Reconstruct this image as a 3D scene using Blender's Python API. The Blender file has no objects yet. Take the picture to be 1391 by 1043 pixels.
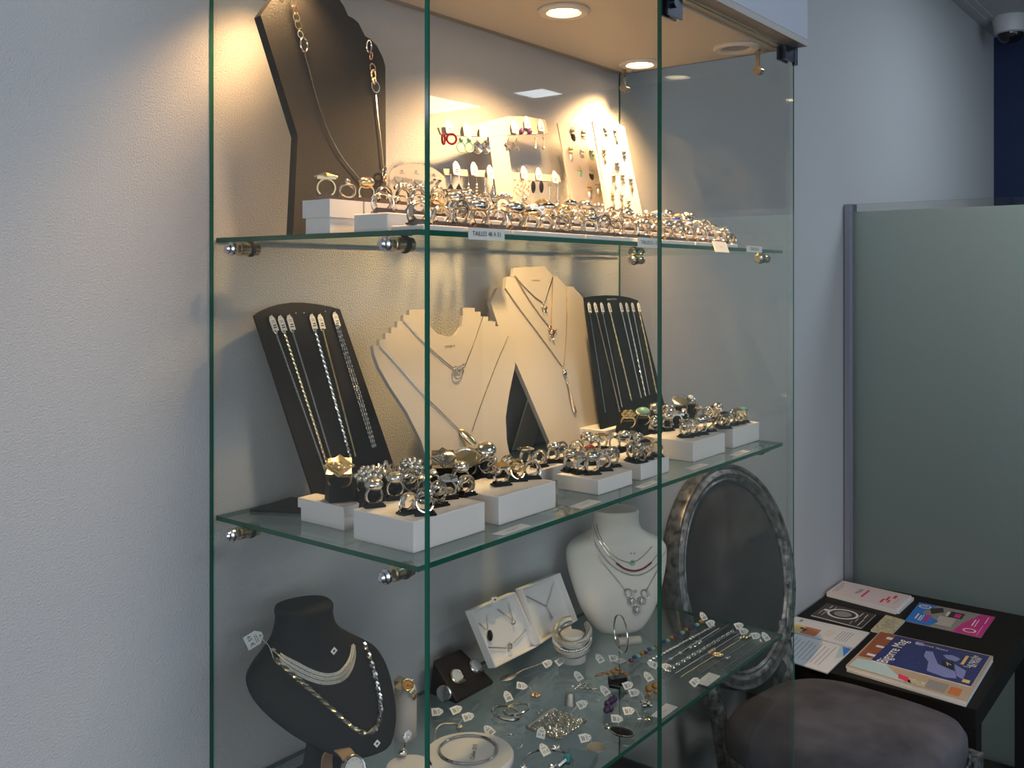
import bpy, math, random
from math import sin, cos, pi, radians, sqrt
from mathutils import Vector as V, Matrix
from mathutils.bvhtree import BVHTree
random.seed(7)
col = bpy.context.scene.collection
# ------------------------------------------------------------------ camera model (metres)
F, A, HY, CX, EYE = 1310.1, 0.6635, 378.0, 695.5, 1.5
SA, CA = sin(A), cos(A)
XL, XR, YF, YW = .735, 1.733, .69, 1.0674
GT = .006                                   # glass thickness
Z1, Z2, Z3, ZC = 1.552, 1.1945, .8386, 1.9275
ZFL, ZCE, XN = .08, 2.71, 5.26
ZT = .53                                    # table top
def ray(px, py):
    u = (px-CX)/F; v = (HY-py)/F
    return V((u*SA+CA, -u*CA+SA, v))
EY = V((0, 0, EYE))
def az(px, py, z): d = ray(px, py); return EY+d*((z-EYE)/d.z)
def ay(px, py, y): d = ray(px, py); return EY+d*(y/d.y)
def depth(p): return p[0]*CA+p[1]*SA
# ------------------------------------------------------------------ materials
M = {}
def mat(name, c, rough=.5, metal=0., bump=0., scale=60., var=0., spec=.5, coat=0., sheen=0., emit=None):
    m = bpy.data.materials.new(name); m.use_nodes = True
    nt = m.node_tree; b = nt.nodes['Principled BSDF']
    b.inputs['Base Color'].default_value = (*c, 1); b.inputs['Roughness'].default_value = rough
    b.inputs['Metallic'].default_value = metal; b.inputs['Specular IOR Level'].default_value = spec
    if coat: b.inputs['Coat Weight'].default_value = coat; b.inputs['Coat Roughness'].default_value = .1
    if sheen: b.inputs['Sheen Weight'].default_value = sheen
    if emit: b.inputs['Emission Color'].default_value = (*emit[0], 1); b.inputs['Emission Strength'].default_value = emit[1]
    if bump or var:
        tc = nt.nodes.new('ShaderNodeTexCoord'); n = nt.nodes.new('ShaderNodeTexNoise')
        n.inputs['Scale'].default_value = scale; n.inputs['Detail'].default_value = 4
        nt.links.new(tc.outputs['Object'], n.inputs['Vector'])
        if bump:
            bp = nt.nodes.new('ShaderNodeBump'); bp.inputs['Strength'].default_value = bump; bp.inputs['Distance'].default_value = .002
            nt.links.new(n.outputs['Fac'], bp.inputs['Height']); nt.links.new(bp.outputs['Normal'], b.inputs['Normal'])
        if var:
            r = nt.nodes.new('ShaderNodeValToRGB')
            r.color_ramp.elements[0].position = .3; r.color_ramp.elements[1].position = .7
            r.color_ramp.elements[0].color = (*[x*(1-var) for x in c], 1); r.color_ramp.elements[1].color = (*[min(1, x*(1+var)) for x in c], 1)
            nt.links.new(n.outputs['Fac'], r.inputs['Fac']); nt.links.new(r.outputs['Color'], b.inputs['Base Color'])
    M[name] = m; return m
mat('wallpaper', (.49, .49, .49), .72, bump=.75, scale=430, spec=.3)
mat('fascia', (.36, .39, .46), .7)
mat('navy', (.018, .030, .075), .75, bump=.3, scale=150, spec=.2)
mat('ceiling', (.50, .50, .50), .8)
mat('floor', (.03, .026, .024), .5, var=.3, scale=6)
mat('case_panel', (.66, .60, .52), .5)
mat('case_border', (.27, .25, .23), .5)
mat('lamp_trim', (.88, .80, .70), .35)
mat('lamp_glass_off', (.25, .22, .17), .15)
mat('bulb', (1, .9, .7), .3, emit=((1, .80, .52), 14))
mat('glass_edge', (.013, .105, .066), .12)
mat('white_card', (.84, .80, .78), .55)
mat('paper', (.85, .84, .82), .6)
mat('cream', (.50, .445, .39), .5)
mat('stand_beige', (.40, .36, .30), .5)
mat('cream_leather', (.76, .71, .64), .5, bump=.1, scale=300)
mat('white_board', (.90, .84, .74), .45)
mat('black_leather', (.009, .008, .0075), .6, bump=.35, scale=500, spec=.3)
mat('black_plastic', (.009, .0085, .009), .45, spec=.22)
mat('black_velvet', (.009, .009, .012), .7, spec=.25)
mat('brown_clip', (.085, .055, .040), .35)
mat('silver', (.76, .73, .68), .17, 1.)
mat('silver_worn', (.60, .56, .50), .34, 1., bump=.5, scale=900, var=.4)
mat('gilt', (.86, .70, .42), .22, 1.)
mat('rose_gold', (.80, .50, .30), .25, 1.)
mat('steel', (.62, .62, .64), .22, 1.)
mat('brass', (.70, .60, .42), .25, 1.)
mat('hinge', (.05, .06, .09), .25, .9)
mat('rubber', (.02, .02, .02), .6)
mat('aluminium', (.32, .33, .38), .4, .8)
mat('ink', (.03, .03, .035), .6)
mat('grey_ink', (.30, .30, .32), .6)
mat('stone_black', (.012, .012, .014), .1)
mat('stone_red', (.20, .018, .018), .12)
mat('stone_blue', (.03, .06, .25), .12)
mat('stone_green', (.25, .50, .36), .3)
mat('stone_amber', (.50, .24, .05), .12)
mat('stone_purple', (.07, .03, .10), .12)
mat('stone_clear', (.82, .84, .88), .06, .4)
mat('turquoise', (.02, .30, .34), .15)
mat('coral', (.85, .50, .33), .4)
mat('tan_strap', (.42, .25, .14), .55, bump=.2, scale=300)
mat('dial', (.75, .73, .66), .25)
mat('velvet', (.034, .032, .040), .85, var=.45, scale=9, spec=.25)
mat('seat_velvet', (.078, .075, .086), .85, var=.4, scale=9, spec=.25)
mat('jewel_silver', (.70, .64, .54), .32, .65)
mat('jewel_gilt', (.75, .56, .30), .32, .65)
mat('chair_wood', (.14, .14, .145), .36, .5, bump=.8, scale=60, var=.93)
mat('table_black', (.010, .0095, .0095), .5, spec=.12)
mat('brown_leather', (.030, .021, .018), .5, bump=.3, scale=500, spec=.3)
mat('dome_white', (.55, .55, .55), .4)
mat('dome_dark', (.01, .01, .012), .08)
mat('magazine_blue', (.018, .028, .17), .3, coat=.3)
mat('magazine_star', (.22, .26, .55), .4)
mat('magazine_rust', (.30, .09, .035), .3)
mat('magazine_sky', (.45, .62, .66), .3)
mat('magazine_tan', (.45, .35, .25), .4)
mat('pages', (.66, .65, .62), .7)
mat('flyer_white', (.70, .73, .76), .45)
mat('flyer_pinkish', (.72, .64, .66), .45)
mat('flyer_brown', (.045, .030, .028), .4)
mat('flyer_orange', (.55, .17, .05), .4)
mat('flyer_yellow', (.75, .55, .20), .4)
mat('flyer_blue', (.03, .20, .68), .35)
mat('flyer_magenta', (.60, .02, .27), .35)
mat('flyer_grey', (.28, .27, .26), .4)
mat('booklet', (.50, .46, .30), .5, var=.45, scale=130)
mat('red_print', (.75, .03, .12), .5)
mat('window_frame', (.4, .4, .4), .5)
mat('fill_glow', (1, 1, 1), .5, emit=((.9, .95, 1), 2))  # glow of the two added fill panels
mat('led', (1, 1, 1), .5, emit=((.82, .9, 1), 9))
def glass(name, tint, base=.04):
    m = bpy.data.materials.new(name); m.use_nodes = True; nt = m.node_tree
    for n in list(nt.nodes): nt.nodes.remove(n)
    o = nt.nodes.new('ShaderNodeOutputMaterial'); mx = nt.nodes.new('ShaderNodeMixShader')
    t = nt.nodes.new('ShaderNodeBsdfTransparent'); t.inputs[0].default_value = (*tint, 1)
    g = nt.nodes.new('ShaderNodeBsdfGlossy'); g.inputs['Roughness'].default_value = 0; g.inputs[0].default_value = (.95, 1, .97, 1)
    lw = nt.nodes.new('ShaderNodeLayerWeight'); lw.inputs[0].default_value = .5
    p = nt.nodes.new('ShaderNodeMath'); p.operation = 'POWER'; p.inputs[1].default_value = 5
    ma = nt.nodes.new('ShaderNodeMath'); ma.operation = 'MULTIPLY_ADD'; ma.inputs[1].default_value = 1-base; ma.inputs[2].default_value = base
    L = nt.links.new
    L(lw.outputs['Facing'], p.inputs[0]); L(p.outputs[0], ma.inputs[0]); L(ma.outputs[0], mx.inputs[0])
    L(t.outputs[0], mx.inputs[1]); L(g.outputs[0], mx.inputs[2]); L(mx.outputs[0], o.inputs[0])
    M[name] = m
glass('pane_glass', (.934, .931, .914), .024)
glass('shelf_glass', (.86, .91, .885))
glass('acrylic', (.93, .95, .95))
def frosted():
    m = bpy.data.materials.new('frosted'); m.use_nodes = True; nt = m.node_tree
    b = nt.nodes['Principled BSDF']; o = nt.nodes['Material Output']
    b.inputs['Base Color'].default_value = (.045, .052, .043, 1); b.inputs['Roughness'].default_value = .4
    t = nt.nodes.new('ShaderNodeBsdfTranslucent'); t.inputs[0].default_value = (.80, .845, .78, 1)
    g = nt.nodes.new('ShaderNodeBsdfGlossy'); g.inputs[0].default_value = (.72, .82, .73, 1); g.inputs['Roughness'].default_value = .36
    mx = nt.nodes.new('ShaderNodeMixShader'); mx.inputs[0].default_value = .86
    m2 = nt.nodes.new('ShaderNodeMixShader'); m2.inputs[0].default_value = .10
    nt.links.new(b.outputs[0], mx.inputs[1]); nt.links.new(t.outputs[0], mx.inputs[2])
    nt.links.new(mx.outputs[0], m2.inputs[1]); nt.links.new(g.outputs[0], m2.inputs[2]); nt.links.new(m2.outputs[0], o.inputs[0])
    M['frosted'] = m
frosted()
# ------------------------------------------------------------------ mesh builder
class MB:
    def __init__(s): s.v = []; s.f = []; s.mi = []; s.cur = 0
    def add(s, vs, fs):
        o = len(s.v); s.v += [V(p) for p in vs]
        for f in fs: s.f.append([i+o for i in f]); s.mi.append(s.cur)
        return s
    def box(s, lo, hi, rot=0, piv=None):
        x0, y0, z0 = lo; x1, y1, z1 = hi
        vs = [V((x, y, z)) for z in (z0, z1) for x, y in ((x0, y0), (x1, y0), (x1, y1), (x0, y1))]
        if rot:
            c = V(piv) if piv else (V(lo)+V(hi))/2; R = Matrix.Rotation(rot, 3, 'Z')
            vs = [c+R@(p-c) for p in vs]
        return s.add(vs, [(3, 2, 1, 0), (4, 5, 6, 7), (0, 1, 5, 4), (1, 2, 6, 5), (2, 3, 7, 6), (3, 0, 4, 7)])
    def rings(s, rs, caps=(True, True), closed=False):
        n = len(rs[0]); vs = [p for r in rs for p in r]; fs = []
        m = len(rs)
        for i in range(m if closed else m-1):
            a = i*n; b = ((i+1) % m)*n
            for j in range(n):
                k = (j+1) % n; fs.append((a+j, a+k, b+k, b+j))
        if not closed:
            if caps[0]: fs.append(tuple(range(n-1, -1, -1)))
            if caps[1]: fs.append(tuple((m-1)*n+j for j in range(n)))
        return s.add(vs, fs)
    def lathe(s, prof, c=(0, 0, 0), axis=(0, 0, 1), n=24, sx=1, sy=1, caps=(True, True)):
        q = V((0, 0, 1)).rotation_difference(V(axis).normalized()); c = V(c)
        return s.rings([[c+q@V((r*cos(2*pi*j/n)*sx, r*sin(2*pi*j/n)*sy, z)) for j in range(n)] for r, z in prof], caps)
    def cyl(s, a, b, r, n=14, r2=None):
        a = V(a); b = V(b); L = (b-a).length
        return s.lathe([(r, 0), (r if r2 is None else r2, L)], a, b-a, n)
    def sph(s, c, r, nu=10, nv=6, sc=(1, 1, 1)):
        prof = [(max(1e-5, sin(pi*i/nv))*r, -cos(pi*i/nv)*r) for i in range(nv+1)]
        c = V(c)
        rs = [[c+V((p*cos(2*pi*j/nu)*sc[0], p*sin(2*pi*j/nu)*sc[1], z*sc[2])) for j in range(nu)] for p, z in prof]
        return s.rings(rs, (False, False))
    def torus(s, c, R, r, axis=(0, 1, 0), N=20, n=7, sq=1., sx=1.):
        q = V((0, 0, 1)).rotation_difference(V(axis).normalized()); c = V(c)
        return s.rings([[c+q@V(((R+r*cos(2*pi*j/n))*cos(2*pi*i/N)*sx, (R+r*cos(2*pi*j/n))*sin(2*pi*i/N), r*sq*sin(2*pi*j/n))) for j in range(n)] for i in range(N)], closed=True)
    def tube(s, pts, r, n=6, closed=False, flat=1., nrm=None):
        pts = [V(p) for p in pts]; m = len(pts); rs = []
        up = V((.123, .456, .88)).normalized() if nrm is None else V(nrm)
        for i, p in enumerate(pts):
            a = pts[i-1] if (i or closed) else p; b = pts[(i+1) % m] if (i < m-1 or closed) else p
            t = (b-a).normalized() if (b-a).length > 1e-9 else V((0, 0, 1))
            x = t.cross(up)
            if x.length < 1e-4: x = t.cross(V((1, 0, 0)))
            x.normalize(); y = x.cross(t).normalized()
            rr = r[i] if isinstance(r, (list, tuple)) else r
            rs.append([p+x*rr*cos(2*pi*j/n)+y*rr*flat*sin(2*pi*j/n) for j in range(n)])
        return s.rings(rs, closed=closed)
    def plate(s, front, nrm, th):
        n = len(front); fr = [V(p) for p in front]; bk = [p-V(nrm)*th for p in fr]
        fs = [tuple(range(n)), tuple(range(2*n-1, n-1, -1))]+[(i, i+n, (i+1) % n+n, (i+1) % n) for i in range(n)]
        return s.add(fr+bk, fs)
def mk(name, mb, m, parent=None, smooth=True, loc=None, bevel=0):
    me = bpy.data.meshes.new(name)
    L = V(loc) if loc is not None else (parent['_L'] if parent and '_L' in parent else V((0, 0, 0)))
    L = V(L)
    me.from_pydata([p-L for p in mb.v], [], mb.f)
    for k in (m if isinstance(m, (list, tuple)) else [m]): me.materials.append(M[k])
    for p, i in zip(me.polygons, mb.mi): p.material_index = i
    me.validate(); me.update()
    if smooth:
        for p in me.polygons: p.use_smooth = True
        try: me.set_sharp_from_angle(angle=radians(38))
        except Exception: pass
    o = bpy.data.objects.new(name, me); col.objects.link(o)
    if parent: o.parent = parent
    else: o.location = L
    if bevel:
        b = o.modifiers.new('bevel', 'BEVEL'); b.width = bevel; b.segments = 2; b.limit_method = 'ANGLE'
    return o
def tag(o, label, cat, group=None):
    o['label'] = label; o['category'] = cat
    if group: o['group'] = group
    return o
def thing(name, label, cat, loc, group=None):
    o = bpy.data.objects.new(name, None); col.objects.link(o); o.location = loc; o.empty_display_size = .01
    o['_L'] = [loc[0], loc[1], loc[2]]
    return tag(o, label, cat, group)
def single(name, mb, m, label, cat, group=None, smooth=True, bevel=0):
    xs = [p.x for p in mb.v]; ys = [p.y for p in mb.v]; zs = [p.z for p in mb.v]
    L = ((min(xs)+max(xs))/2, (min(ys)+max(ys))/2, min(zs))
    o = mk(name, mb, m, None, smooth, L, bevel); o['_L'] = L
    return tag(o, label, cat, group)
def struct(name, mb, m, smooth=False):
    o = mk(name, mb, m, None, smooth); o['kind'] = 'structure'; return o
def sub(name, mb, m, part, **k):                # a sub-part of a part
    k.setdefault('loc', part.parent['_L'] if part.parent else part.location)
    L = k.pop('loc'); o = mk(name, mb, m, None, k.get('smooth', True), L); o.location = (0, 0, 0); o.parent = part
    return o
ORD = ['first', 'second', 'third', 'fourth', 'fifth', 'sixth', 'seventh', 'eighth', 'ninth', 'tenth', 'eleventh', 'twelfth', 'thirteenth', 'fourteenth', 'fifteenth', 'sixteenth', 'seventeenth', 'eighteenth', 'nineteenth', 'twentieth', 'twenty-first', 'twenty-second', 'twenty-third', 'twenty-fourth', 'twenty-fifth', 'twenty-sixth', 'twenty-seventh', 'twenty-eighth', 'twenty-ninth', 'thirtieth']
class FR:                                       # a leaning board's plane
    def __init__(s, o, yaw=0, lean=0):
        y = radians(yaw); l = radians(lean); s.o = V(o)
        s.u = V((cos(y), sin(y), 0)); h = V((-sin(y), cos(y), 0))
        s.v = h*sin(l)+V((0, 0, cos(l))); s.n = -h*cos(l)+V((0, 0, sin(l)))
    def px(s, x, y, off=0):
        d = ray(x, y); o = s.o+s.n*off
        return EY+d*((o-EY).dot(s.n)/d.dot(s.n))
    def pl(s, poly, off=0): return [s.px(x, y, off) for x, y in poly]
    def at(s, a, b, off=0): return s.o+s.u*a+s.v*b+s.n*off
def flat(z):
    f = FR((0, 0, z), 0, 0); f.u = V((1, 0, 0)); f.v = V((0, 1, 0)); f.n = V((0, 0, 1)); return f
def resample(pts, step):
    pts = [V(p) for p in pts]; out = [pts[0]]; acc = 0
    for a, b in zip(pts, pts[1:]):
        L = (b-a).length
        if L < 1e-9: continue
        d = step-acc
        while d <= L: out.append(a+(b-a)*(d/L)); d += step
        acc = L-(d-step)
    return out
def smoothp(pts, k=6):
    pts = [V(p) for p in pts]
    if len(pts) < 3: return pts
    P = [pts[0]*2-pts[1]]+pts+[pts[-1]*2-pts[-2]]; out = []
    for i in range(1, len(P)-2):
        a, b, c, d = P[i-1:i+3]
        for j in range(k):
            t = j/k
            out.append(.5*((2*b)+(c-a)*t+(2*a-5*b+4*c-d)*t*t+(3*b-a-3*c+d)*t**3))
    return out+[pts[-1]]
def chain(mb, pts, r, style='tube', nrm=(0, -1, 0)):
    pts = smoothp(pts)
    if style == 'tube': return mb.tube(pts, r, 5)
    if style == 'beads':
        mb.tube(pts, r*.4, 4)
        for p in resample(pts, r*2.4): mb.sph(p, r, 6, 4)
    elif style == 'links':
        q = resample(pts, r*2.5)
        for i in range(len(q)-1):
            t = (q[i+1]-q[i]).normalized(); n = V(nrm).normalized(); n = (n-t*n.dot(t))
            n = n.normalized() if n.length > .1 else t.orthogonal().normalized()
            b = t.cross(n); ax = n if i % 2 == 0 else b
            x = t; y = ax.cross(t).normalized(); c = q[i]
            rs = []
            for k in range(8):
                a = 2*pi*k/8; rad = x*cos(a)*1.45+y*sin(a)*.85; rn = (x*cos(a)+y*sin(a)).normalized()
                rs.append([c+rad*r+(rn*cos(w)+ax*sin(w))*r*.33 for w in (0, pi/2, pi, 3*pi/2)])
            mb.rings(rs, closed=True)
    elif style == 'twist':
        n = len(resample(pts, r*1.1)); q = resample(pts, r*1.1)
        for k in (0, 1):
            o = []
            for i, p in enumerate(q):
                t = (q[min(i+1, n-1)]-q[max(i-1, 0)]).normalized(); x = t.cross(V((0, .3, 1))).normalized(); y = x.cross(t)
                a = i*.9+k*pi; o.append(p+(x*cos(a)+y*sin(a))*r*.55)
            mb.tube(o, r*.6, 4)
    return mb
def text(mb, s, o, u, v, n, size, align='CENTER', off=.0003):
    cu = bpy.data.curves.new('t', 'FONT'); cu.body = s; cu.size = size; cu.align_x = align; cu.align_y = 'CENTER'; cu.resolution_u = 2
    ob = bpy.data.objects.new('t', cu); me = bpy.data.meshes.new_from_object(ob)
    o = V(o)+V(n)*off
    mb.add([o+V(u)*p.co.x+V(v)*p.co.y for p in me.vertices], [tuple(f.vertices) for f in me.polygons])
    bpy.data.objects.remove(ob); bpy.data.curves.remove(cu); bpy.data.meshes.remove(me)
    return mb
P_SPOT, P_W1, P_W2, P_W3, P_FILL_PARTITION, P_FILL_CASE, EXPO = 48., 28., 18., 74., 12., 23., 0.
# ================================================================== THE ROOM
struct('wall_back', MB().box((-3, YW, ZFL), (XN+.1, YW+.12, ZCE)), 'wallpaper')
struct('wall_right', MB().box((XN, -4, ZFL), (XN+.1, YW, ZCE)), 'navy')
struct('ceiling', MB().box((-3, -4, ZCE), (XN+.1, YW+.12, ZCE+.1)), 'ceiling')
struct('floor', MB().box((-3, -4, ZFL-.1), (XN+.1, YW+.12, ZFL)), 'floor')
m = MB()
for x0, x1 in ((-3, -2.4), (.3, .6), (3.4, XN)): m.box((x0, -4.1, ZFL), (x1, -4, ZCE))
m.box((-3, -4.1, 2.4), (XN, -4, ZCE)).box((-3, -4.1, ZFL), (XN, -4, .5)); struct('wall_front', m, 'wallpaper')
m = MB()
m.box((-3.1, -4, ZFL), (-3, -3.4, ZCE)).box((-3.1, .2, ZFL), (-3, YW, ZCE)).box((-3.1, -3.4, 2.4), (-3, .2, ZCE)).box((-3.1, -3.4, ZFL), (-3, .2, .4)); struct('wall_left', m, 'wallpaper')
def wframe(a0, a1, z0, z1, fixed, ax):
    m = MB()
    def b(u0, u1, w0, w1):
        if ax == 'x': m.box((u0, fixed-.05, w0), (u1, fixed, w1))
        else: m.box((fixed-.05, u0, w0), (fixed, u1, w1))
    b(a0, a0+.05, z0, z1); b(a1-.05, a1, z0, z1); b(a0+.05, a1-.05, z0, z0+.05); b(a0+.05, a1-.05, z1-.05, z1)
    return m
struct('window_1', wframe(-2.4, .3, .5, 2.4, -4.0, 'x'), 'window_frame')
struct('window_2', wframe(.6, 3.4, .5, 2.4, -4.0, 'x'), 'window_frame')
struct('window_3', wframe(-3.4, .2, .4, 2.4, -3.0, 'y'), 'window_frame')
# shadow-gap moulding where the wall meets the ceiling
m = MB(); m.box((XR+.02, YW-.045, ZCE-.012), (XN, YW, ZCE)); m.box((XR+.02, YW-.075, ZCE-.006), (XN, YW-.045, ZCE)); struct('trim_1', m, 'ceiling')
# ceiling light panels of the shop, seen mirrored in the doors
for i, (x, y) in enumerate(((5.04, -2.34), (4.92, -3.2))):
    t = thing('ceiling_light_panel', ['square white light panel in the shop ceiling, mirrored small in the glass door', 'square white light panel in the shop ceiling, mirrored large beside the door edge'][i], 'ceiling light', (x, y, ZCE))
    w = (.13, .28)[i]
    m = MB()
    for a in (-1, 1): m.box((x-w-.02, y+a*w-.01, ZCE-.012), (x+w+.02, y+a*w+.01, ZCE)); m.box((x+a*w-.01, y-w+.01, ZCE-.012), (x+a*w+.01, y+w-.01, ZCE))
    mk('frame', m, 'dome_white', t, False); mk('diffuser', MB().box((x-w+.011, y-w+.011, ZCE-.008), (x+w-.011, y+w-.011, ZCE-.001)), 'led', t, False)
for x, y, e, cl, lb in ((3.75, 0, P_FILL_PARTITION, (.72, .86, 1), 'added fill light panel, out of view, beyond the frosted partition'), (1.15, -1.1, P_FILL_CASE, (.95, .97, 1), 'added fill light panel, out of view, in front of the display case')):  # unseen fill panels, added to brighten the partition and the upward-facing surfaces
    t = thing('ceiling_light_panel', lb, 'ceiling light', (x, y, ZCE))
    mk('frame', MB().box((x-.32, y-.32, ZCE-.010), (x+.32, y+.32, ZCE-.0005)), 'dome_white', t, False); mk('diffuser', MB().box((x-.29, y-.29, ZCE-.016), (x+.29, y+.29, ZCE-.0105)), 'fill_glow', t, False)
    l = bpy.data.lights.new('fill_light', 'AREA'); l.size = .6; l.energy = e; l.color = cl
    o = bpy.data.objects.new('fill_light', l); o.location = (x, y, ZCE-.02); col.objects.link(o)
# ================================================================== GLASS DISPLAY CASE
ZB = .50
case = thing('display_case', 'tall glass display case built against the wall, full of jewellery', 'display case', ((XL+XR)/2, (YF+YW)/2, ZFL))
def pane(name, lo, hi, edges, gm='pane_glass', parent=case, bev=0):
    m = MB(); m.box(lo, hi); m.mi = [0]*6
    for e in edges: m.mi[e] = 1             # faces: 0 bottom 1 top 2 front(-y) 3 right 4 back 5 left
    return mk(name, m, [gm, 'glass_edge'], parent, False)
pane('side_pane', (XL, YF, ZB), (XL+GT, YW-.001, ZC), (0, 1, 2, 4))['label'] = 'left glass side pane'
pane('side_pane', (XR-GT, YF, ZB), (XR, YW-.001, ZC), (0, 1, 2, 4))['label'] = 'right glass side pane'
xm = (XL+XR)/2
d1 = pane('glass_door', (XL+GT+.002, YF, ZB), (xm-.001, YF+GT, ZC-.004), (0, 1, 3, 5)); d1['label'] = 'left glass door'
d2 = pane('glass_door', (xm+.001, YF, ZB), (XR-GT-.002, YF+GT, ZC-.004), (0, 1, 5)); d2['label'] = 'right glass door'
m = MB().box((xm+.012, YF-.004, ZC-.042), (xm+.058, YF-.0005, ZC-.006)).box((xm+.012, YF+GT+.0005, ZC-.042), (xm+.058, YF+GT+.004, ZC-.006)).cyl((xm+.03, YF-.009, ZC-.022), (xm+.03, YF-.004, ZC-.022), .008)
sub('lock_plate', m, 'hinge', d2)
m = MB().box((XR-.055, YF-.006, ZC-.03), (XR-.012, YF-.0005, ZC-.004)).box((XR-.055, YF+GT+.0005, ZC-.03), (XR-.012, YF+GT+.005, ZC-.004)).cyl((XR-.006, YF-.004, ZC-.034), (XR-.006, YF-.004, ZC-.001), .005)
sub('hinge', m, 'hinge', d2)
sub('hinge', MB().box((XL+.03, YF-.006, ZC-.03), (XL+.07, YF-.0005, ZC-.004)), 'hinge', d1)
YB = YF-.024
mk('canopy', MB().box((XL-.004, YB, ZC+.012), (XR+.004, YW-.0005, ZCE-.0005)), 'fascia', case, False)
# underside: border and inner panel with a fine shadow gap
m = MB(); g = .05
m.box((XL-.004, YB, ZC), (XR+.004, YB+g, ZC+.0115)).box((XL-.004, YW-.022, ZC), (XR+.004, YW-.0005, ZC+.0115))
m.box((XL-.004, YB+g, ZC), (XL+.012, YW-.022, ZC+.0115)).box((XR-.012, YB+g, ZC), (XR+.004, YW-.022, ZC+.0115)); mk('canopy_border', m, 'case_border', case, False)
mk('ceiling_panel', MB().box((XL+.0135, YB+g+.0015, ZC-.003), (XR-.0135, YW-.0235, ZC+.0115)), 'case_panel', case, False)
mk('base_cabinet', MB().box((XL, YF-.002, ZFL), (XR, YW-.0005, ZB-.0005)), 'black_plastic', case, False)
# shelf supports: turned studs through the side panes
def stud(x, y, z, sgn):
    m = MB(); a = (sgn, 0, 0); h = .0085
    c = V((x, y, z-h-.0005))
    m.cur = 0; m.lathe([(h*.8, .001), (h, .002), (h, .018), (h*.85, .020), (h*.85, .022), (h, .023), (h, .030), (h*.7, .033)], c, a, 16)
    m.cur = 1; m.lathe([(h*1.15, .019), (h*1.15, .0225)], c, a, 16)
    o = V((-GT*sgn, 0, 0))
    m.cur = 2; m.lathe([(h, -.0005), (h, -.004), (h*.7, -.006), (h*.7, -.009), (h*.4, -.011)], c+o, a, 16)
    return mk('shelf_support', m, ['brass', 'rubber', 'steel'], case)
for z in (Z1, Z2, Z3):
    for y in (YF+.055, YW-.05): stud(XL+GT, y, z-.006, 1); stud(XR-GT, y, z-.006, -1)
# pendant glass clips below the canopy
def clip(x, y):
    m = MB(); m.lathe([(.013, -.0005), (.013, -.003), (.006, -.006)], (x, y, ZC-.003), (0, 0, 1), 16)
    m.box((x-.018, y-.003, ZC-.0065), (x, y+.003, ZC-.0035)); m.box((x-.021, y-.003, ZC-.036), (x-.015, y+.003, ZC-.0035)); m.cyl((x-.022, y, ZC-.043), (x-.008, y, ZC-.043), .008)
    mk('pane_clip', m, 'brass', case)
clip(XR-.04, YW-.045); clip(XR-.03, YF+.05)
for i, (z, nm) in enumerate(((Z1, 'upper glass shelf crowded with rings, at eye level'), (Z2, 'middle glass shelf with white ring boxes and necklace busts'), (Z3, 'lowest glass shelf with bracelets, watches and tagged trinkets'))):
    m = MB().box((XL+GT+.003, YF+GT+.012, z-.006), (XR-GT-.004, YW-.002, z)); m.mi = [0, 0, 1, 1, 1, 1]
    m2 = m; o = single('glass_shelf', m2, ['shelf_glass', 'glass_edge'], nm, 'shelf', 'glass shelves of the display case', False)
# ------------------------------------------------------------------ downlights
SPOTS = [(1.252, .875, .85, 'lit round downlight in the middle of the case ceiling', 142), (1.652, .972, .9, 'lit round downlight in the back right corner of the case ceiling', 135), (1.645, .765, 0, 'unlit round downlight at the front right of the case ceiling', 118),
         (.80, .980, .22, 'lit round downlight in the back left corner of the case ceiling', 118), (.802, .765, .22, 'dim round downlight at the front left of the case ceiling', 118)]
for x, y, on, lb, cone in SPOTS:
    t = thing('downlight', lb, 'ceiling light', (x, y, ZC-.003), 'downlights in the case ceiling')
    z = ZC-.003
    m = MB(); m.lathe([(.041, -.0005), (.0415, -.004), (.038, -.0065), (.028, -.0055), (.0262, -.001)], (x, y, z), (0, 0, 1), 32, caps=(True, False)); mk('trim_ring', m, 'lamp_trim', t)
    mk('dark_gap', MB().lathe([(.0258, -.0008), (.0258, -.0012)], (x, y, z), (0, 0, 1), 28), 'rubber', t)
    m = MB(); m.lathe([(.0240, -.0014), (.0240, -.0022)], (x, y, z), (0, 0, 1), 28); mk('lens', m, 'bulb' if on else 'lamp_glass_off', t)
    if on:
        l = bpy.data.lights.new('case_spot', 'SPOT'); l.energy = P_SPOT*on; l.color = (1, .60, .27); l.spot_size = radians(cone); l.spot_blend = .85; l.shadow_soft_size = .022
        o = bpy.data.objects.new('case_spot', l); o.location = (x, y, z-.012); col.objects.link(o)
# ------------------------------------------------------------------ dome camera on the ceiling
c = V((4.93, .93, ZCE))
t = thing('security_camera', 'white dome security camera on the ceiling by the navy wall', 'security camera', c)
mk('housing', MB().lathe([(.075, -.0005), (.078, -.02), (.066, -.075), (.058, -.08)], c, n=28), 'dome_white', t)
mk('dome', MB().lathe([(.055, -.0805), (.053, -.095), (.042, -.112), (.022, -.122), (.001, -.125)], c, n=28), 'dome_dark', t)
# ------------------------------------------------------------------ frosted partition
XP = 3.107; ZP = 1.737
t = thing('glass_partition', 'frosted green glass partition with grey wall channel behind the low table', 'partition', (XP, 0, ZFL))
m = MB().box((XP-.012, YW-.028, ZFL), (XP+.03, YW-.0005, ZP)).box((XP-.020, YW-.022, ZFL), (XP-.0125, YW-.004, ZP-.003)); mk('wall_channel', m, 'aluminium', t, False)
mk('frosted_pane', MB().box((XP, -1.2, ZFL), (XP+.010, YW-.0285, ZP-.024)), 'frosted', t, False)
m = MB().box((XP, -1.2, ZP-.0238), (XP+.010, YW-.0285, ZP)); m.mi = [0, 1, 0, 0, 0, 0]; mk('clear_strip', m, ['pane_glass', 'glass_edge'], t, False)
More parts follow.
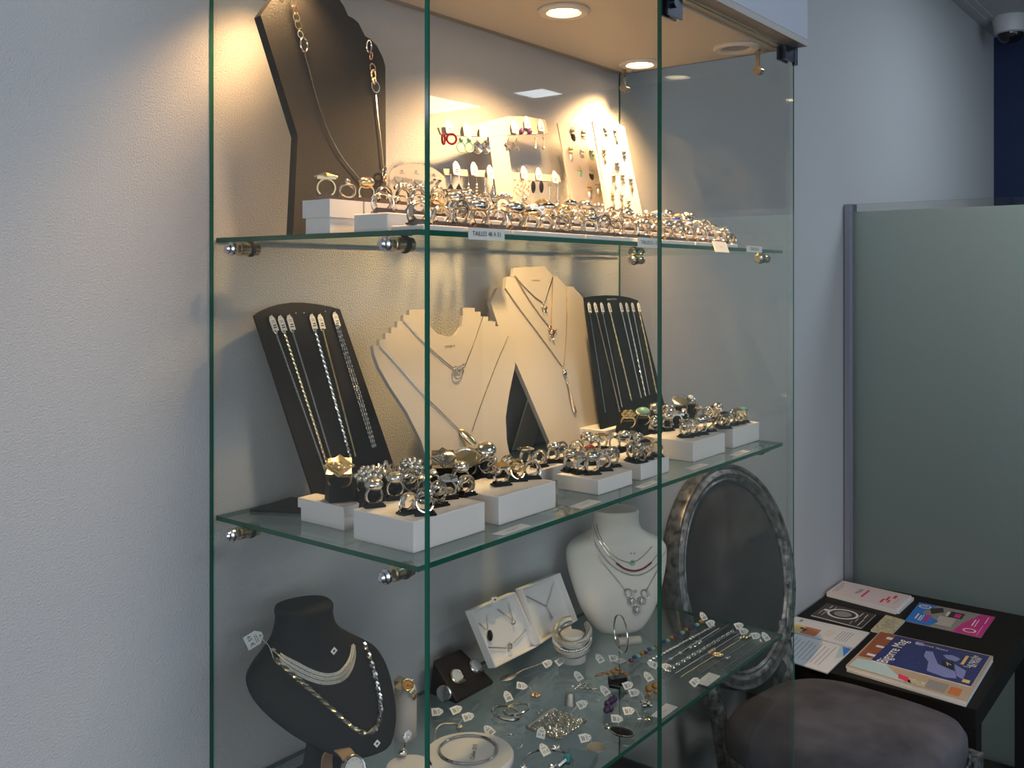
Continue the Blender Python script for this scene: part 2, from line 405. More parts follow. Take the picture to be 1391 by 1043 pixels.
# ------------------------------------------------------------------ low black table
tx0, tx1, ty0, ty1 = 2.352, 3.09, .513, 1.062
t = thing('side_table', 'low black square table holding magazines beside the chair', 'table', ((tx0+tx1)/2, (ty0+ty1)/2, ZFL))
mk('table_top', MB().box((tx0, ty0, ZT-.05), (tx1, ty1, ZT)), 'table_black', t, False, bevel=.0015)
for x in (tx0, tx1-.05):
    for y in (ty0, ty1-.05): mk('leg', MB().box((x, y, ZFL), (x+.05, y+.05, ZT-.0505)), 'table_black', t, False)
# ------------------------------------------------------------------ medallion chair
cth, cph = radians(-8.2), radians(11.4); cc = V((2.113, .975, .806)); ca, cb = .24, .256
w = V((cos(cth), sin(cth), 0)); hn = V((-sin(cth), cos(cth), 0)); up = V((0, 0, cos(cph)))+hn*sin(cph); fn = w.cross(up)
t = thing('dining_chair', 'dark grey velvet chair with silvered oval back, between case and table', 'chair', (2.12, .74, ZFL))
def oval(a, b, off, n=64): return [cc+w*a*cos(2*pi*i/n)+up*b*sin(2*pi*i/n)+fn*off for i in range(n)]
# moulded oval frame: profile swept round the oval (inset, height)
prof = [(0, -.030), (0, -.002), (.004, .004), (.010, .003), (.012, -.001), (.016, .002), (.024, .006), (.030, .003), (.033, -.002), (.038, .001), (.043, -.004), (.043, -.030)]
rs = []
for i in range(72):
    a = 2*pi*i/72; rs.append([cc+w*(ca-d)*cos(a)+up*(cb-d)*sin(a)+fn*h for d, h in prof])
mk('backrest_frame', MB().rings(rs, closed=True), 'chair_wood', t)
m = MB(); k = []
for s_, h in ((1, -.028), (1, -.008), (.96, -.004), (.8, .003), (.5, .008), (.02, .010)):
    k.append([p for p in oval((ca-.044)*s_, (cb-.044)*s_, h, 48)])
m.rings(k); bp = mk('backrest_pad', m, 'velvet', t)
for sx in (-1, 1):
    b = cc+w*(sx*.155)-up*(cb*.66)-fn*.016
    q = [b+up*.03, b-up*.06, b-up*.12-w*sx*.012, V((b.x-sx*.01, b.y-.045, ZFL+.30)), V((b.x, b.y-.01, ZFL+.15)), V((b.x+sx*.01, b.y+.04, ZFL))]
    mk('back_leg', MB().tube(smoothp(q, 5), [.021]*25+[.016], 8, flat=1.), 'chair_wood', t)
def seat_out(z, k, ins=0):
    o = []
    for i in range(48):
        a = 2*pi*i/48; x = cos(a); y = sin(a); e = .55
        X = abs(x)**e*(1 if x > 0 else -1)*(.222+.026*(-y)); Y = abs(y)**e*(1 if y > 0 else -1)*.215
        p = V((2.06, .715, z))+w*X*k+hn*Y*k; o.append(p)
    return o
ZS = .555
mk('seat', MB().rings([seat_out(ZS-.075, .985), seat_out(ZS-.05, 1.0), seat_out(ZS-.025, .995), seat_out(ZS-.008, .95), seat_out(ZS+.004, .84), seat_out(ZS+.014, .5), seat_out(ZS+.017, .02)]), 'seat_velvet', t)
mk('seat_rail', MB().rings([seat_out(ZS-.145, .96), seat_out(ZS-.14, .985), seat_out(ZS-.11, .985), seat_out(ZS-.1, 1.0), seat_out(ZS-.0755, 1.0)]), 'chair_wood', t)
mk('piping', MB().tube(seat_out(ZS-.070, 1.008), .004, 6, True), 'chair_wood', t)
for sx in (-1, 1):
    c = V((2.06, .715, 0))+w*(sx*.205)-hn*.178; c.z = ZFL
    m = MB().lathe([(.010, 0), (.014, .02), (.011, .03), (.024, .30), (.026, .31), (.020, .325)], c, n=16); 
    for a in range(4):
        pass
    m.box((c.x-.027, c.y-.027, ZFL+.325), (c.x+.027, c.y+.027, ZS-.076), cth); mk('front_leg', m, 'chair_wood', t)
    for gq in range(3): mk('carved_flute', MB().box((c.x-.018+gq*.014, c.y-.0295, ZFL+.34), (c.x-.010+gq*.014, c.y-.0272, ZS-.085), cth, (c.x, c.y, 0)), 'chair_wood', t) if gq == 1 else None
# ================================================================== RINGS: prototypes (ring circle in local XZ, axis local Y)
RR = .0098
def proto_ring(kind):
    b = MB(); h = MB(); st = None; hm = 'silver'; c = V((0, 0, RR)); top = 2*RR
    def band(r=.0012, sq=1.): b.torus(c, RR-.001, r, (0, 1, 0), 22, 6, sq)
    if kind == 'plain':
        b.torus(c, RR-.0012, .0013, (0, 1, 0), 24, 8, 2.4); h.torus(c, RR-.0002, .0006, (0, 1, 0), 22, 5)
    elif kind == 'solitaire':
        band(); h.lathe([(.0018, -.0015), (.0045, .001), (.0048, .0018), (.003, .0032), (.0003, .0036)], c+V((0, 0, RR-.001)), n=12); st = ('stone_clear', MB().sph(c+V((0, 0, RR+.0022)), .0034, 10, 6, (1, 1, .6)))
    elif kind == 'ball':
        band(.0014, 1.4); h.sph(c+V((0, 0, RR+.001)), .0075, 14, 9, (1.1, 1, .72)); 
        for i in range(7): h.torus(c+V((0, 0, RR+.001)), .0068-.0003*i, .0005, (sin(i), cos(i)*.4, 1), 16, 4)
    elif kind == 'coil':
        for a in (-.35, 0, .35): b.torus(c, RR-.001, .001, (sin(a)*.4, 1, sin(a)), 22, 6)
        for a in (-.5, .5): h.torus(c+V((0, 0, RR*.72)), .0062, .0011, (a, 1, .3), 16, 6)
    elif kind == 'signet':
        band(.0014, 2.); h.box((-.0075, -.007, top-.0015), (.0075, .007, top+.0012))
        for i in range(4): h.torus(c+V((0, 0, RR+.0012+.0007*i)), .0088-.0022*i, .0009, (0, 0, 1), 4, 5)
    elif kind == 'cluster':
        band(.0012, 1.6)
        for i in range(19):
            a = i*2.4; r = .0019*sqrt(i); h.sph(c+V((r*cos(a), r*sin(a), RR+.0022-r*r*55)), .0021, 7, 5)
    elif kind in ('cab_black', 'cab_red', 'cab_blue', 'cab_green', 'cab_amber'):
        band(.0013, 1.5); h.lathe([(.003, -.002), (.0064, .0002), (.0066, .0018), (.0056, .0022)], c+V((0, 0, RR-.001)), n=16, sx=1.25)
        st = ('stone_'+kind[4:], MB().sph(c+V((0, 0, RR+.0008)), .0055, 12, 7, (1.25, 1, .62)))
    elif kind == 'cross':
        for a in (-.55, .55): b.torus(c, RR-.001, .0011, (0, cos(a), sin(a)), 22, 6)
        h.sph(c+V((0, 0, RR+.0005)), .003, 9, 6)
    elif kind == 'flower':
        band(.0012, 1.3)
        for i in range(6): a = i*pi/3; h.sph(c+V((.0048*cos(a), .0048*sin(a), RR+.0012)), .0030, 8, 5, (1, 1, .5))
        h.sph(c+V((0, 0, RR+.002)), .0022, 8, 6)
    elif kind == 'disc':
        band(.0013, 1.5); h.lathe([(.0015, -.003), (.0095, .0002), (.0098, .0012), (.0075, .0016), (.0070, .0010), (.0005, .0012)], c+V((0, 0, RR)), n=20)
    elif kind == 'wave':
        band(.0012, 1.8); q = [c+V((.0085*sin(t/40*2*pi), .006*cos(t/40*2*pi*7), RR*.55+.006*(1-abs(sin(t/40*2*pi))))) for t in range(41)]; h.tube(q, .0009, 5)
    return b, h, st
KD = dict(plain='wide plain silver band ring', solitaire='silver ring with raised clear stone', ball='silver ring with big domed head', coil='silver ring of crossing coiled wires', signet='square-headed silver signet ring', cluster='silver ring with beaded cluster head',
          cab_black='silver ring with oval black stone', cab_red='silver ring with oval red stone', cab_blue='silver ring with oval blue stone', cab_green='silver ring with oval green stone', cab_amber='silver ring with oval amber stone', cross='crossover silver ring', flower='silver ring with flower head', disc='silver ring with round flat disc head', wave='silver ring with zigzag wirework head')
PR = {}
def ring(kind, p, yaw, label, group, s=1., tilt=0, metal='silver'):
    key = (kind, metal)
    if key not in PR:
        b, h, st = proto_ring(kind); c_top = V((0, 0, 2*RR-.001))
        r = thing('ring', label, 'ring', (0, 0, 0), group)
        for q_ in b.v: q_.y *= 1.6
        for q_ in h.v: q_ -= c_top; q_ *= 1.25; q_ += c_top
        if st:
            for q_ in st[1].v: q_ -= c_top; q_ *= 1.25; q_ += c_top
        mk('band', b, metal, r); mk('ring_head', h, metal, r)
        if st: mk('stone', st[1], st[0], r)
        PR[key] = r; n = r
    else:
        src = PR[key]; n = src.copy(); col.objects.link(n)
        for ch in [c for c in KIDS(src)]:
            c = ch.copy(); col.objects.link(c); c.parent = n
        n['label'] = label; n['group'] = group
    n.location = p; n.rotation_euler = (tilt, 0, yaw); n.scale = (s, s, s); n['_L'] = [0, 0, 0]
    return n
def KIDS(o): return o.children
CP = {}
def clip_for(p, yaw, label, group, m='black_plastic'):
    if m not in CP:
        mb = MB(); mb.box((-.0125, -.0078, 0), (.0125, .0078, .0022))
        for s_ in (-1, 1):
            y0, y1 = (.0012, .0068) if s_ > 0 else (-.0068, -.0012)
            mb.add([(-.0105, y0, .0023), (.0105, y0, .0023), (.0105, y1, .0023), (-.0105, y1, .0023), (-.0085, y0, .0062), (.0100, y0, .0052), (.0095, y1*.9, .0042), (-.0090, y1*.9, .0052)], [(3, 2, 1, 0), (4, 5, 6, 7), (0, 1, 5, 4), (1, 2, 6, 5), (2, 3, 7, 6), (3, 0, 4, 7)])
        o = mk('ring_clip', mb, m, None, False); tag(o, label, 'ring holder', group); CP[m] = o
    else:
        o = CP[m].copy(); col.objects.link(o); o['label'] = label; o['group'] = group
    o.location = p; o.rotation_euler = (0, 0, yaw); return o
def gbox(lo, hi, label, lid=None, group='white ring boxes', name='ring_box', card=True):
    L = ((lo[0]+hi[0])/2, (lo[1]+hi[1])/2, lo[2])
    t = thing(name, label, 'box', L, group)
    if lid:
        mk('box_base', MB().box((lo[0]+.0025, lo[1]+.0025, lo[2]), (hi[0]-.0025, hi[1]-.0025, hi[2]-.0012)), 'white_card', t, False, bevel=.0008)
        m = MB(); zl = hi[2]-lid
        m.box((lo[0], lo[1], hi[2]-.001), hi).box((lo[0], lo[1], zl), (hi[0], lo[1]+.0015, hi[2]-.001)).box((lo[0], hi[1]-.0015, zl), (hi[0], hi[1], hi[2]-.001)).box((lo[0], lo[1]+.0015, zl), (lo[0]+.0015, hi[1]-.0015, hi[2]-.001)).box((hi[0]-.0015, lo[1]+.0015, zl), (hi[0], hi[1]-.0015, hi[2]-.001))
        mk('box_lid', m, 'white_card', t, False)
    else:
        mk('box_body', MB().box(lo, hi), 'white_card', t, False, bevel=.0012)
    return t
def card_shape(fr, c, a, wd, ht, pt=.35):       # price-tag outline on a frame, c = point, a = direction angle of its pointed end
    d = fr.u*cos(a)+fr.v*sin(a); e = fr.u*-sin(a)+fr.v*cos(a)
    o = [(-ht/2, -wd/2), (ht/2-pt*ht, -wd/2), (ht/2, -wd*.16), (ht/2, wd*.16), (ht/2-pt*ht, wd/2), (-ht/2, wd/2)]
    return [V(c)+d*x+e*y for x, y in o], d, e
def price_tag(fr, c, a, wd, ht, off=.0006, parent=None, label=None, txt=None, pt=.35):
    pts, d, e = card_shape(fr, c, a, wd, ht, pt); nn = fr.n
    m = MB(); m.plate([p+nn*(off+.0004) for p in pts], nn, .0004)
    i = MB(); top = off+.0006; c = V(c)
    def bar(x0, x1, y, w_): i.plate([c+e*x0+d*(y-w_)+nn*top, c+e*x1+d*(y-w_)+nn*top, c+e*x1+d*(y+w_)+nn*top, c+e*x0+d*(y+w_)+nn*top][::1], nn, .0001)
    if txt: text(i, txt, c-d*ht*.22, e*-1, d, nn, wd*.42, off=top+.0001)
    else:
        for k, y in enumerate((-.28, -.14)): bar(-wd*.3, wd*(.28-.1*k), y*ht, ht*.035)
    for y in (.06, .16): bar(-wd*.3, wd*.25, y*ht, ht*.014)
    i.torus(c+d*ht*.36+nn*top, wd*.05, wd*.02, nn, 8, 4)
    if parent is not None:
        t = mk('price_tag', m, 'paper', parent, False); t['label'] = 'white paper price tag'
        sub('handwriting', i, 'ink', t, loc=parent['_L'], smooth=False); return t
    t = single('price_tag', m, 'paper', label, 'price tag', None, False); mk('handwriting', i, 'ink', t, False)
    return t
FLP = flat
# ================================================================== UPPER SHELF
G1 = 'rings on the upper shelf'; GC1 = 'ring clips on the upper shelf'
gbox((.748, .852, Z1), (.80, .90, Z1+.040), 'lidded white box at the left end of the upper shelf', .021)
gbox((.765, .775, Z1), (.86, .83, Z1+.022), 'low white box in front of the lidded box, upper shelf left end', None)
for i in range(5):
    x0 = .864+i*.152
    gbox((.803 if i == 0 else x0, .852, Z1), (x0+.149, .90, Z1+.040), f'white card box {ORD[i]} from left under the back ring row, upper shelf', .015)
    if i < 5: gbox((x0, .775, Z1), (x0+.149, .83, Z1+.022), f'low white box {ORD[i]} from left under the middle ring row, upper shelf', None)
for i in range(5):
    x0 = .757+i*.157
    gbox((x0, .712, Z1), (x0+.154, .762, Z1+.006), f'flat white card box {ORD[i]} from left under the front ring row, upper shelf', None)
rowA = [('signet', 443), ('cross', 472), ('ball', 497), ('plain', 522), ('cluster', 548), ('flower', 571), ('coil', 594), ('disc', 613), ('ball', 634), ('coil', 658), ('cluster', 684), ('cross', 712), ('wave', 736), ('plain', 756), ('cab_black', 776), ('ball', 794), ('flower', 812), ('coil', 830), ('cluster', 848), ('plain', 863), ('solitaire', 878), ('signet', 893), ('ball', 907), ('cab_amber', 921), ('cluster', 933)]
rowB = [('plain', 520), ('plain', 545), ('coil', 567), ('cross', 592), ('ball', 617), ('ball', 640), ('plain', 663), ('solitaire', 686), ('plain', 707), ('signet', 727), ('cab_black', 745), ('ball', 765), ('plain', 783), ('coil', 801), ('flower', 818), ('plain', 835), ('ball', 851), ('cross', 867), ('cluster', 882), ('cab_blue', 918), ('plain', 898), ('ball', 932), ('cluster', 946), ('coil', 958), ('plain', 970)]
rowC = [('plain', 569), ('plain', 600), ('coil', 624), ('ball', 650), ('plain', 674), ('ball', 700), ('cab_black', 722), ('plain', 742), ('cross', 763), ('plain', 783), ('ball', 802), ('coil', 820), ('flower', 838), ('plain', 855), ('cluster', 872), ('plain', 889), ('ball', 906), ('coil', 921), ('solitaire', 936), ('plain', 951), ('cluster', 966), ('wave', 980), ('plain', 992)]
for rn, row, y, dz, in (('back', rowA, .875, .0405), ('middle', rowB, .802, .0225), ('front', rowC, .735, .0065)):
    row = sorted(row, key=lambda q: q[1])
    for i, (k, x) in enumerate(row):
        p = ay(x, 300, y+random.uniform(-.006, .006)); p.z = Z1+dz
        yw = radians(random.uniform(-42, -4)); s_ = random.uniform(1.06, 1.24)
        if p.x > 1.548 and rn == 'front': p.z = Z1
        pos = f'{ORD[i]} from left in the {rn} row, upper shelf'
        clip_for(p, yw, f'brown plastic ring clip {pos}', GC1, 'brown_clip')
        ring(k, p+V((0, 0, .0023)), yw, f'{KD[k]}, {pos}', G1, s_, metal='gilt' if random.random() < .12 else 'silver')
# size labels hanging on the front edge of the shelf
def edge_label(x0, x1, y0, y1, s, lb):
    yy = YF+GT+.0112; fr = FR((0, yy, 0), 0, 0)
    q = fr.pl([(x0, y0+.0), (x1, y0+(x1-x0)*.06), (x1, y1+(x1-x0)*.06), (x0, y1)])
    z1 = q[0].z; z0 = q[3].z
    m = MB().box((q[0].x, yy-.0004, z0), (q[1].x, yy, z1)); o = single('size_label', m, 'paper', lb, 'label', 'size labels on the upper shelf edge', False)
    t = MB(); text(t, s, ((q[0].x+q[1].x)/2, yy-.0006, (z0+z1)/2), (1, 0, 0), (0, 0, 1), (0, -1, 0), (q[1].x-q[0].x)*.115); mk('lettering', t, 'ink', o, False)
edge_label(636, 685, 308.5, 325, 'TAILLES 48 A 51', 'white size label TAILLES 48 A 51 on the upper shelf edge')
edge_label(866, 897, 322, 335.5, 'TAILLES 52 - 55', 'white size label on upper shelf edge left of the door gap')
edge_label(1014, 1035, 333.5, 342, 'TAILLES 56', 'small white size label near right end of the upper shelf edge')
fr = FR(ay(978, 333, YF+GT+.0118), 0, 38); q = fr.pl([(967, 327), (986, 329), (991, 343), (972, 342)])
o = single('size_label', MB().plate(q, fr.n, .0004), 'paper', 'tilted white paper card hanging over the upper shelf edge, right', 'label', None, False)
t = MB(); text(t, 'TAILLE', sum(q, V())/4, fr.u, fr.v, fr.n, .0035); mk('lettering', t, 'grey_ink', o, False)
# --- tall black necklace bust
def easel(name, fr, poly, th, m, label, cat, leg=None, two=None):
    f = fr.pl(poly); t_ = thing(name, label, cat, fr.o)
    mk('display_panel', MB().plate(f, fr.n, th), m, t_, False)
    if leg:
        a, b, wd_, yb = leg              # prop: from panel height b, foot at world y yb
        top = fr.at(a, b, -th-.0005); top.y = min(top.y, YW-.012); z0 = fr.o.z
        h = V((0, 1, 0)); foot = V((top.x, min(yb, YW-.008), z0+.0005))
        m_ = MB(); m_.add([top-V((wd_/2, 0, 0)), top+V((wd_/2, 0, 0)), foot+V((wd_/2, 0, 0)), foot-V((wd_/2, 0, 0)), top-V((wd_/2, -.003, 0)), top+V((wd_/2, .003, 0)), foot+V((wd_/2, .003, 0)), foot-V((wd_/2, -.003, 0))], [(0, 1, 2, 3), (7, 6, 5, 4), (0, 4, 5, 1), (1, 5, 6, 2), (2, 6, 7, 3), (3, 7, 4, 0)])
        mk('prop_leg', m_, two or m, t_, False)
    return t_
fb = FR((.765, .932, Z1+.0005), 4, 10)
P = [(398, 321), (404.5, 184), (354, 20.5), (371, -3), (384.5, 4), (391, -14), (400, -26), (444, -30), (456, -8), (467, 8), (473, 21.5), (480, 25), (487, 31), (496, 49), (503, 53), (512, 62), (520, 78), (523.5, 90), (525, 322)]
bust1 = easel('necklace_bust', fb, P, .012, 'black_leather', 'tall black leather necklace bust on the upper shelf, left end', 'jewellery bust', (.11, .14, .05, 1.02))
def on(fr, pts, off): return [fr.px(x, y, off) for x, y in pts]
t = thing('necklace', 'long fine chain necklace with ring links on the black upper shelf bust', 'necklace', fb.px(450, 200, .004))
m = MB()
chain(m, on(fb, [(414, 73), (420, 95), (428, 126), (438, 158), (450, 187), (466, 215), (492, 247)], .0022), .0010, 'beads'); mk('chain', m, 'silver', t); m = MB()
chain(m, on(fb, [(511, 126), (514, 160), (518, 195), (521, 228)], .0022), .0009, 'beads'); mk('chain', m, 'silver', t)
for (x, y, R_, mm) in ((397, 4, .0055, 'gilt'), (401, 14, .0060, 'rose_gold'), (402.5, 24, .0055, 'gilt'), (405, 34, .0058, 'gilt'), (408, 47, .0045, 'gilt'), (413, 61, .0095, 'silver'), (501, 63, .0088, 'silver'), (504, 76, .0055, 'rose_gold'), (506, 92, .0055, 'rose_gold'), (507, 101, .0070, 'gilt'), (508.5, 110, .0045, 'rose_gold'), (510, 118, .0078, 'silver'), (522, 234, .0075, 'silver'), (522.5, 243, .0050, 'rose_gold')):
    a = random.uniform(-.5, .5); mk('ring_link', MB().torus(fb.px(x, y, .0045), R_, .0012, (sin(a), -1, .2*cos(a*5)), 20, 6, 1, .72), mm, t)
# --- rounded cream earring card
fc = FR((.90, .945, Z1+.0005), 0, 8)
t = easel('earring_card', fc, [(533, 314), (529, 238), (533, 230), (542, 225), (556, 222), (572, 223), (588, 228), (600, 236), (605, 243), (607, 314)], .002, 'cream', 'rounded cream earring card between black bust and earring frame, upper shelf', 'display card')
for x, y in ((546, 231), (565, 231.5), (589, 236)): m = MB(); m.sph(fc.px(x, y, .0008), .0009, 6, 4); m.sph(fc.px(x+1.2, y+1, .0008), .0009, 6, 4); mk('printed_mark', m, 'grey_ink', t)
for x, y in ((546, 235.5), (566, 236), (590, 239)): mk('printed_line', MB().plate(fc.pl([(x-3, y), (x+4, y), (x+4, y-.7), (x-3, y-.7)], .0004), fc.n, .0003), 'grey_ink', t, False)
for i, (x, y, s_) in enumerate(((541, 243, .0075), (553, 245, .0095), (567, 247, .006), (574, 248, .005), (590, 245.5, .0028), (597, 247, .0035))):
    m = MB(); c = fc.px(x, y-2.5, .0022)
    m.rings([[c+fc.n*h+V((s_*k*cos(a_), 0, -abs(s_*k*sin(a_))*.95)) for a_ in [pi*j/10 for j in range(11)]] for h, k in ((-.001, 1), (.001, 1))])
    single('stud_earring', m, 'silver_worn' if i < 4 else 'steel', f'{"half-moon" if i < 4 else "tiny"} stud earring {ORD[i]} from left on the rounded cream card', 'earring', 'studs on the rounded cream card')
# --- cream earring frame with hanging cards
fe = FR((1.02, .985, Z1+.0005), 0, 9)
t = thing('earring_stand', 'cream frame stand hung with carded earrings, upper shelf centre', 'earring stand', fe.o)
mk('post', MB().plate(fe.pl([(664, 186), (688, 184), (707, 322), (682, 322)]), fe.n, .004), 'stand_beige', t, False)
mk('top_rail', MB().plate(fe.pl([(596, 173), (640, 171), (664, 164), (690, 158), (716, 158.5), (741, 163), (745, 181), (688, 183.5), (664, 185.8), (600, 183)]), fe.n, .004), 'stand_beige', t, False)
mk('lower_rail', MB().plate(fe.pl([(602, 229), (671, 231.5), (672.5, 241), (604, 237.5)]), fe.n, .004), 'stand_beige', t, False)['label'] = 'left half of the lower rail'
mk('lower_rail', MB().plate(fe.pl([(695.2, 234), (760, 238), (762, 247), (696.6, 244)]), fe.n, .004), 'stand_beige', t, False)['label'] = 'right half of the lower rail'
CARDS = [(607, 174, 'hoop', 'stone_red', 'upper left'), (631, 178, 'drop', 'stone_green', 'upper left'), (653, 181, 'ringdrop', 'silver', 'upper left'), (696, 174, 'star', 'silver_worn', 'upper right'), (713, 168, 'stud', 'stone_purple', 'upper right'), (732, 172, 'bar', 'silver_worn', 'upper right'),
         (617, 230, 'fan', 'silver', 'lower left'), (641, 231, 'stickdrop', 'silver_worn', 'lower left'), (663, 235, 'teardrop', 'steel', 'lower left'), (709, 236, 'lace', 'coral', 'lower right'), (729, 238, 'leaf', 'stone_black', 'lower right'), (751, 242, 'thread', 'steel', 'lower right')]
for i, (x, y, kd, mm, side) in enumerate(CARDS):
    nth = ORD[i % 3]
    c = fe.px(x, y-1, .0008); price_tag(fe, c, pi/2, .0165, .0215, .0045, None, f'small white earring tag {nth} from left on the {side} rail of the cream frame')
    for e_ in (-1, 1):
        m = MB(); p = fe.px(x+e_*5.5+1, y+9, .0065)
        if kd == 'hoop': m.torus(p-V((0, 0, .0045)), .0055, .0013, (.5*e_, 1, 0), 16, 6)
        elif kd == 'drop': m.sph(p-V((0, 0, .002)), .003, 8, 6); m.torus(p-V((0, 0, .0105)), .0055, .0008, (.3, 1, 0), 16, 5)
        elif kd == 'ringdrop':
            m.sph(p-V((0, 0, .001)), .002, 8, 6)
            for k in range(3): m.torus(p-V((0, 0, .009)), .0062-.002*k, .0009, (.2, 1, 0), 16, 5)
        elif kd == 'star':
            m.tube([p, p-V((0, 0, .006))], .0004, 4); q = [p-V((0, 0, .012))+V((cos(a_*pi/5+pi/2)*(.0075 if a_ % 2 == 0 else .0035), 0, sin(a_*pi/5+pi/2)*(.0075 if a_ % 2 == 0 else .0035))) for a_ in range(10)]; m.plate(q, V((0, -1, 0)), .0015)
        elif kd == 'stud': m.sph(p-V((0, 0, .001)), .0036, 9, 6, (.8, 1, 1.1))
        elif kd == 'bar': m.sph(p-V((0, 0, .001)), .0014, 6, 5); m.cyl(p-V((0, 0, .006)), p-V((0, 0, .017)), .0009, 6); m.sph(p-V((0, 0, .006)), .0017, 7, 5); m.sph(p-V((0, 0, .018)), .0022, 7, 5)
        elif kd == 'fan':
            m.tube([p+V((0, 0, .002)), p-V((0, 0, .008))], .0004, 4); q = [p-V((0, 0, .008))]+[p+V((sin(a_)*.006, 0, -.008-cos(a_)*.009)) for a_ in (-.9, -.6, -.3, 0, .3, .6, .9)]; m.plate(q, V((0, -1, 0)), .001)
        elif kd == 'stickdrop':
            m.tube([p+V((0, 0, .002)), p-V((0, 0, .008))], .0004, 4)
            for k in range(5): m.sph(p-V((0, 0, .009+.0035*k)), .0016, 7, 5)
            m.torus(p-V((0, 0, .023)), .0026, .0007, (0, 1, 0), 12, 5)
        elif kd == 'teardrop': m.tube([p+V((0, 0, .002)), p-V((0, 0, .006))], .0004, 4); m.lathe([(.0005, 0), (.0022, -.007), (.0046, -.015), (.0038, -.020), (.0005, -.023)], p-V((0, 0, .006)), n=10)
        elif kd == 'lace':
            for k in range(6): m.torus(p-V((0, 0, .008))+V((cos(k)*.0035, 0, sin(k)*.0065)), .0032, .0007, (0, 1, 0), 10, 4)
        elif kd == 'leaf': m.sph(p-V((0, 0, .006)), .006, 10, 7, (.75, .25, 1.25))
        else: m.sph(p-V((0, 0, .000)), .002, 7, 5); m.tube([p, p-V((0, 0, .019))], .0004, 4); m.sph(p-V((0, 0, .021)), .0024, 7, 5, (.8, .8, 1.2))
        m.v = [p+(q_-p)*1.45 for q_ in m.v]
        names = dict(hoop='dark red hoop', drop='green bead and ring', ringdrop='triple ring', star='star', stud='purple stud', bar='slim bar', fan='fan-shaped', stickdrop='beaded stick', teardrop='teardrop', lace='coral lace', leaf='dark leaf', thread='thread and bead')
        single('earring', m, mm, f'{"left" if e_ < 0 else "right"} {names[kd]} earring under the {nth} tag, {side} rail', 'earring', 'carded earrings on the cream frame')
# --- two white boards of dangling earrings
def ear_board(fr, poly, lb, m0, spots, nm):
    t_ = easel('earring_board', fr, poly, .003, m0, lb, 'earring board', (0.0, .09, .035, 1.02))
    for i, (x, y, L, kd) in enumerate(sorted(spots, key=lambda q: q[1])):
        p = fr.px(x, y, .003); dn = -V((0, 0, 1)); e = MB(); mm = ['jewel_silver', 'jewel_silver', 'jewel_gilt'][(i*7+len(nm)) % 3]
        k = L*.0014; e.tube([p+V((0, .003, 0)), p+dn*k*.15], .0006, 5); e.torus(p+dn*k*.2, .0016, .0005, (0, 1, 0), 10, 4)
        pz = k*.3
        while pz < k*.72: e.sph(p+dn*pz+V((random.uniform(-.0012, .0012), 0, 0)), .0027+.0010*sin(pz*900), 7, 5); pz += .0036
        st = thing('earring', f'{kd[1]} earring, {ORD[i]} counting down {nm}', 'earring', p, 'dangling earrings on the earring boards')
        for q in e.v: q.x = p.x+(q.x-p.x)*1.9; q.y = p.y+(q.y-p.y)*1.3
        mk('hook_and_beads', e, mm, st)
        d = MB(); q = p+dn*(k*.84)
        if kd[0] == 'oval': d.sph(q, k*.2, 10, 7, (.85, .3, 1.1))
        elif kd[0] == 'square': d.box(q-V((.0035, .001, .0035)), q+V((.0035, .001, .0035)))
        elif kd[0] == 'ring': d.torus(q, k*.15, .0009, (0, 1, 0), 14, 5); d.torus(q, k*.07, .0009, (0, 1, 0), 10, 5)
        elif kd[0] == 'drop': d.lathe([(.0004, 0), (.002, -.004), (.0032, -.008), (.002, -.011), (.0004, -.012)], q+V((0, 0, .006)), n=9)
        else:
            for a_ in range(6): d.sph(q+V((cos(a_)*.0028, 0, sin(a_)*.0028)), .0016, 6, 4)
        d.v = [q+(r_-q)*1.9 for r_ in d.v]
        mk('pendant', d, kd[2], st)
    return t_
fl = FR((1.49, .99, Z1+.0005), 0, 11)
B_ = ('oval', 'black oval drop', 'stone_black'); G_ = ('square', 'green square drop', 'stone_green'); S_ = ('cluster', 'silver cluster drop', 'jewel_silver'); D_ = ('drop', 'silver teardrop', 'jewel_silver'); R_ = ('ring', 'silver double ring drop', 'jewel_silver'); GG = ('oval', 'green heart drop', 'stone_green'); Q_ = ('ring', 'gilt double ring drop', 'jewel_gilt'); T_ = ('drop', 'gilt teardrop', 'jewel_gilt'); C_ = ('cluster', 'gilt cluster drop', 'jewel_gilt')
ear_board(fl, [(757.5, 167), (770, 166.5), (786, 168), (797, 172), (803, 176), (828, 322), (787, 322)], 'narrow cream earring board left of the bright white board, upper shelf', 'cream',
          [(778, 170, 22, B_), (792, 173, 22, S_), (775, 196, 20, D_), (790, 198, 24, R_), (804, 200, 17, G_), (788, 224, 14, GG), (803, 224, 20, B_), (800, 247, 20, D_), (812, 243, 20, D_)], 'the cream board')
fr2 = FR((1.575, .955, Z1+.0005), 0, 11)
ear_board(fr2, [(805, 164.5), (815, 163), (826, 163.5), (838, 167), (848, 172.5), (879, 322), (833, 322)], 'bright white arched earring board, rightmost on the upper shelf', 'white_board',
          [(822, 167, 26, C_), (836, 171, 24, T_), (820, 197, 24, T_), (847, 200, 22, Q_), (838, 216, 20, Q_), (834, 232, 24, D_), (846, 232, 22, C_), (832, 255, 26, D_), (844, 258, 24, T_), (857, 238, 20, T_), (853, 268, 18, S_)], 'the white board')
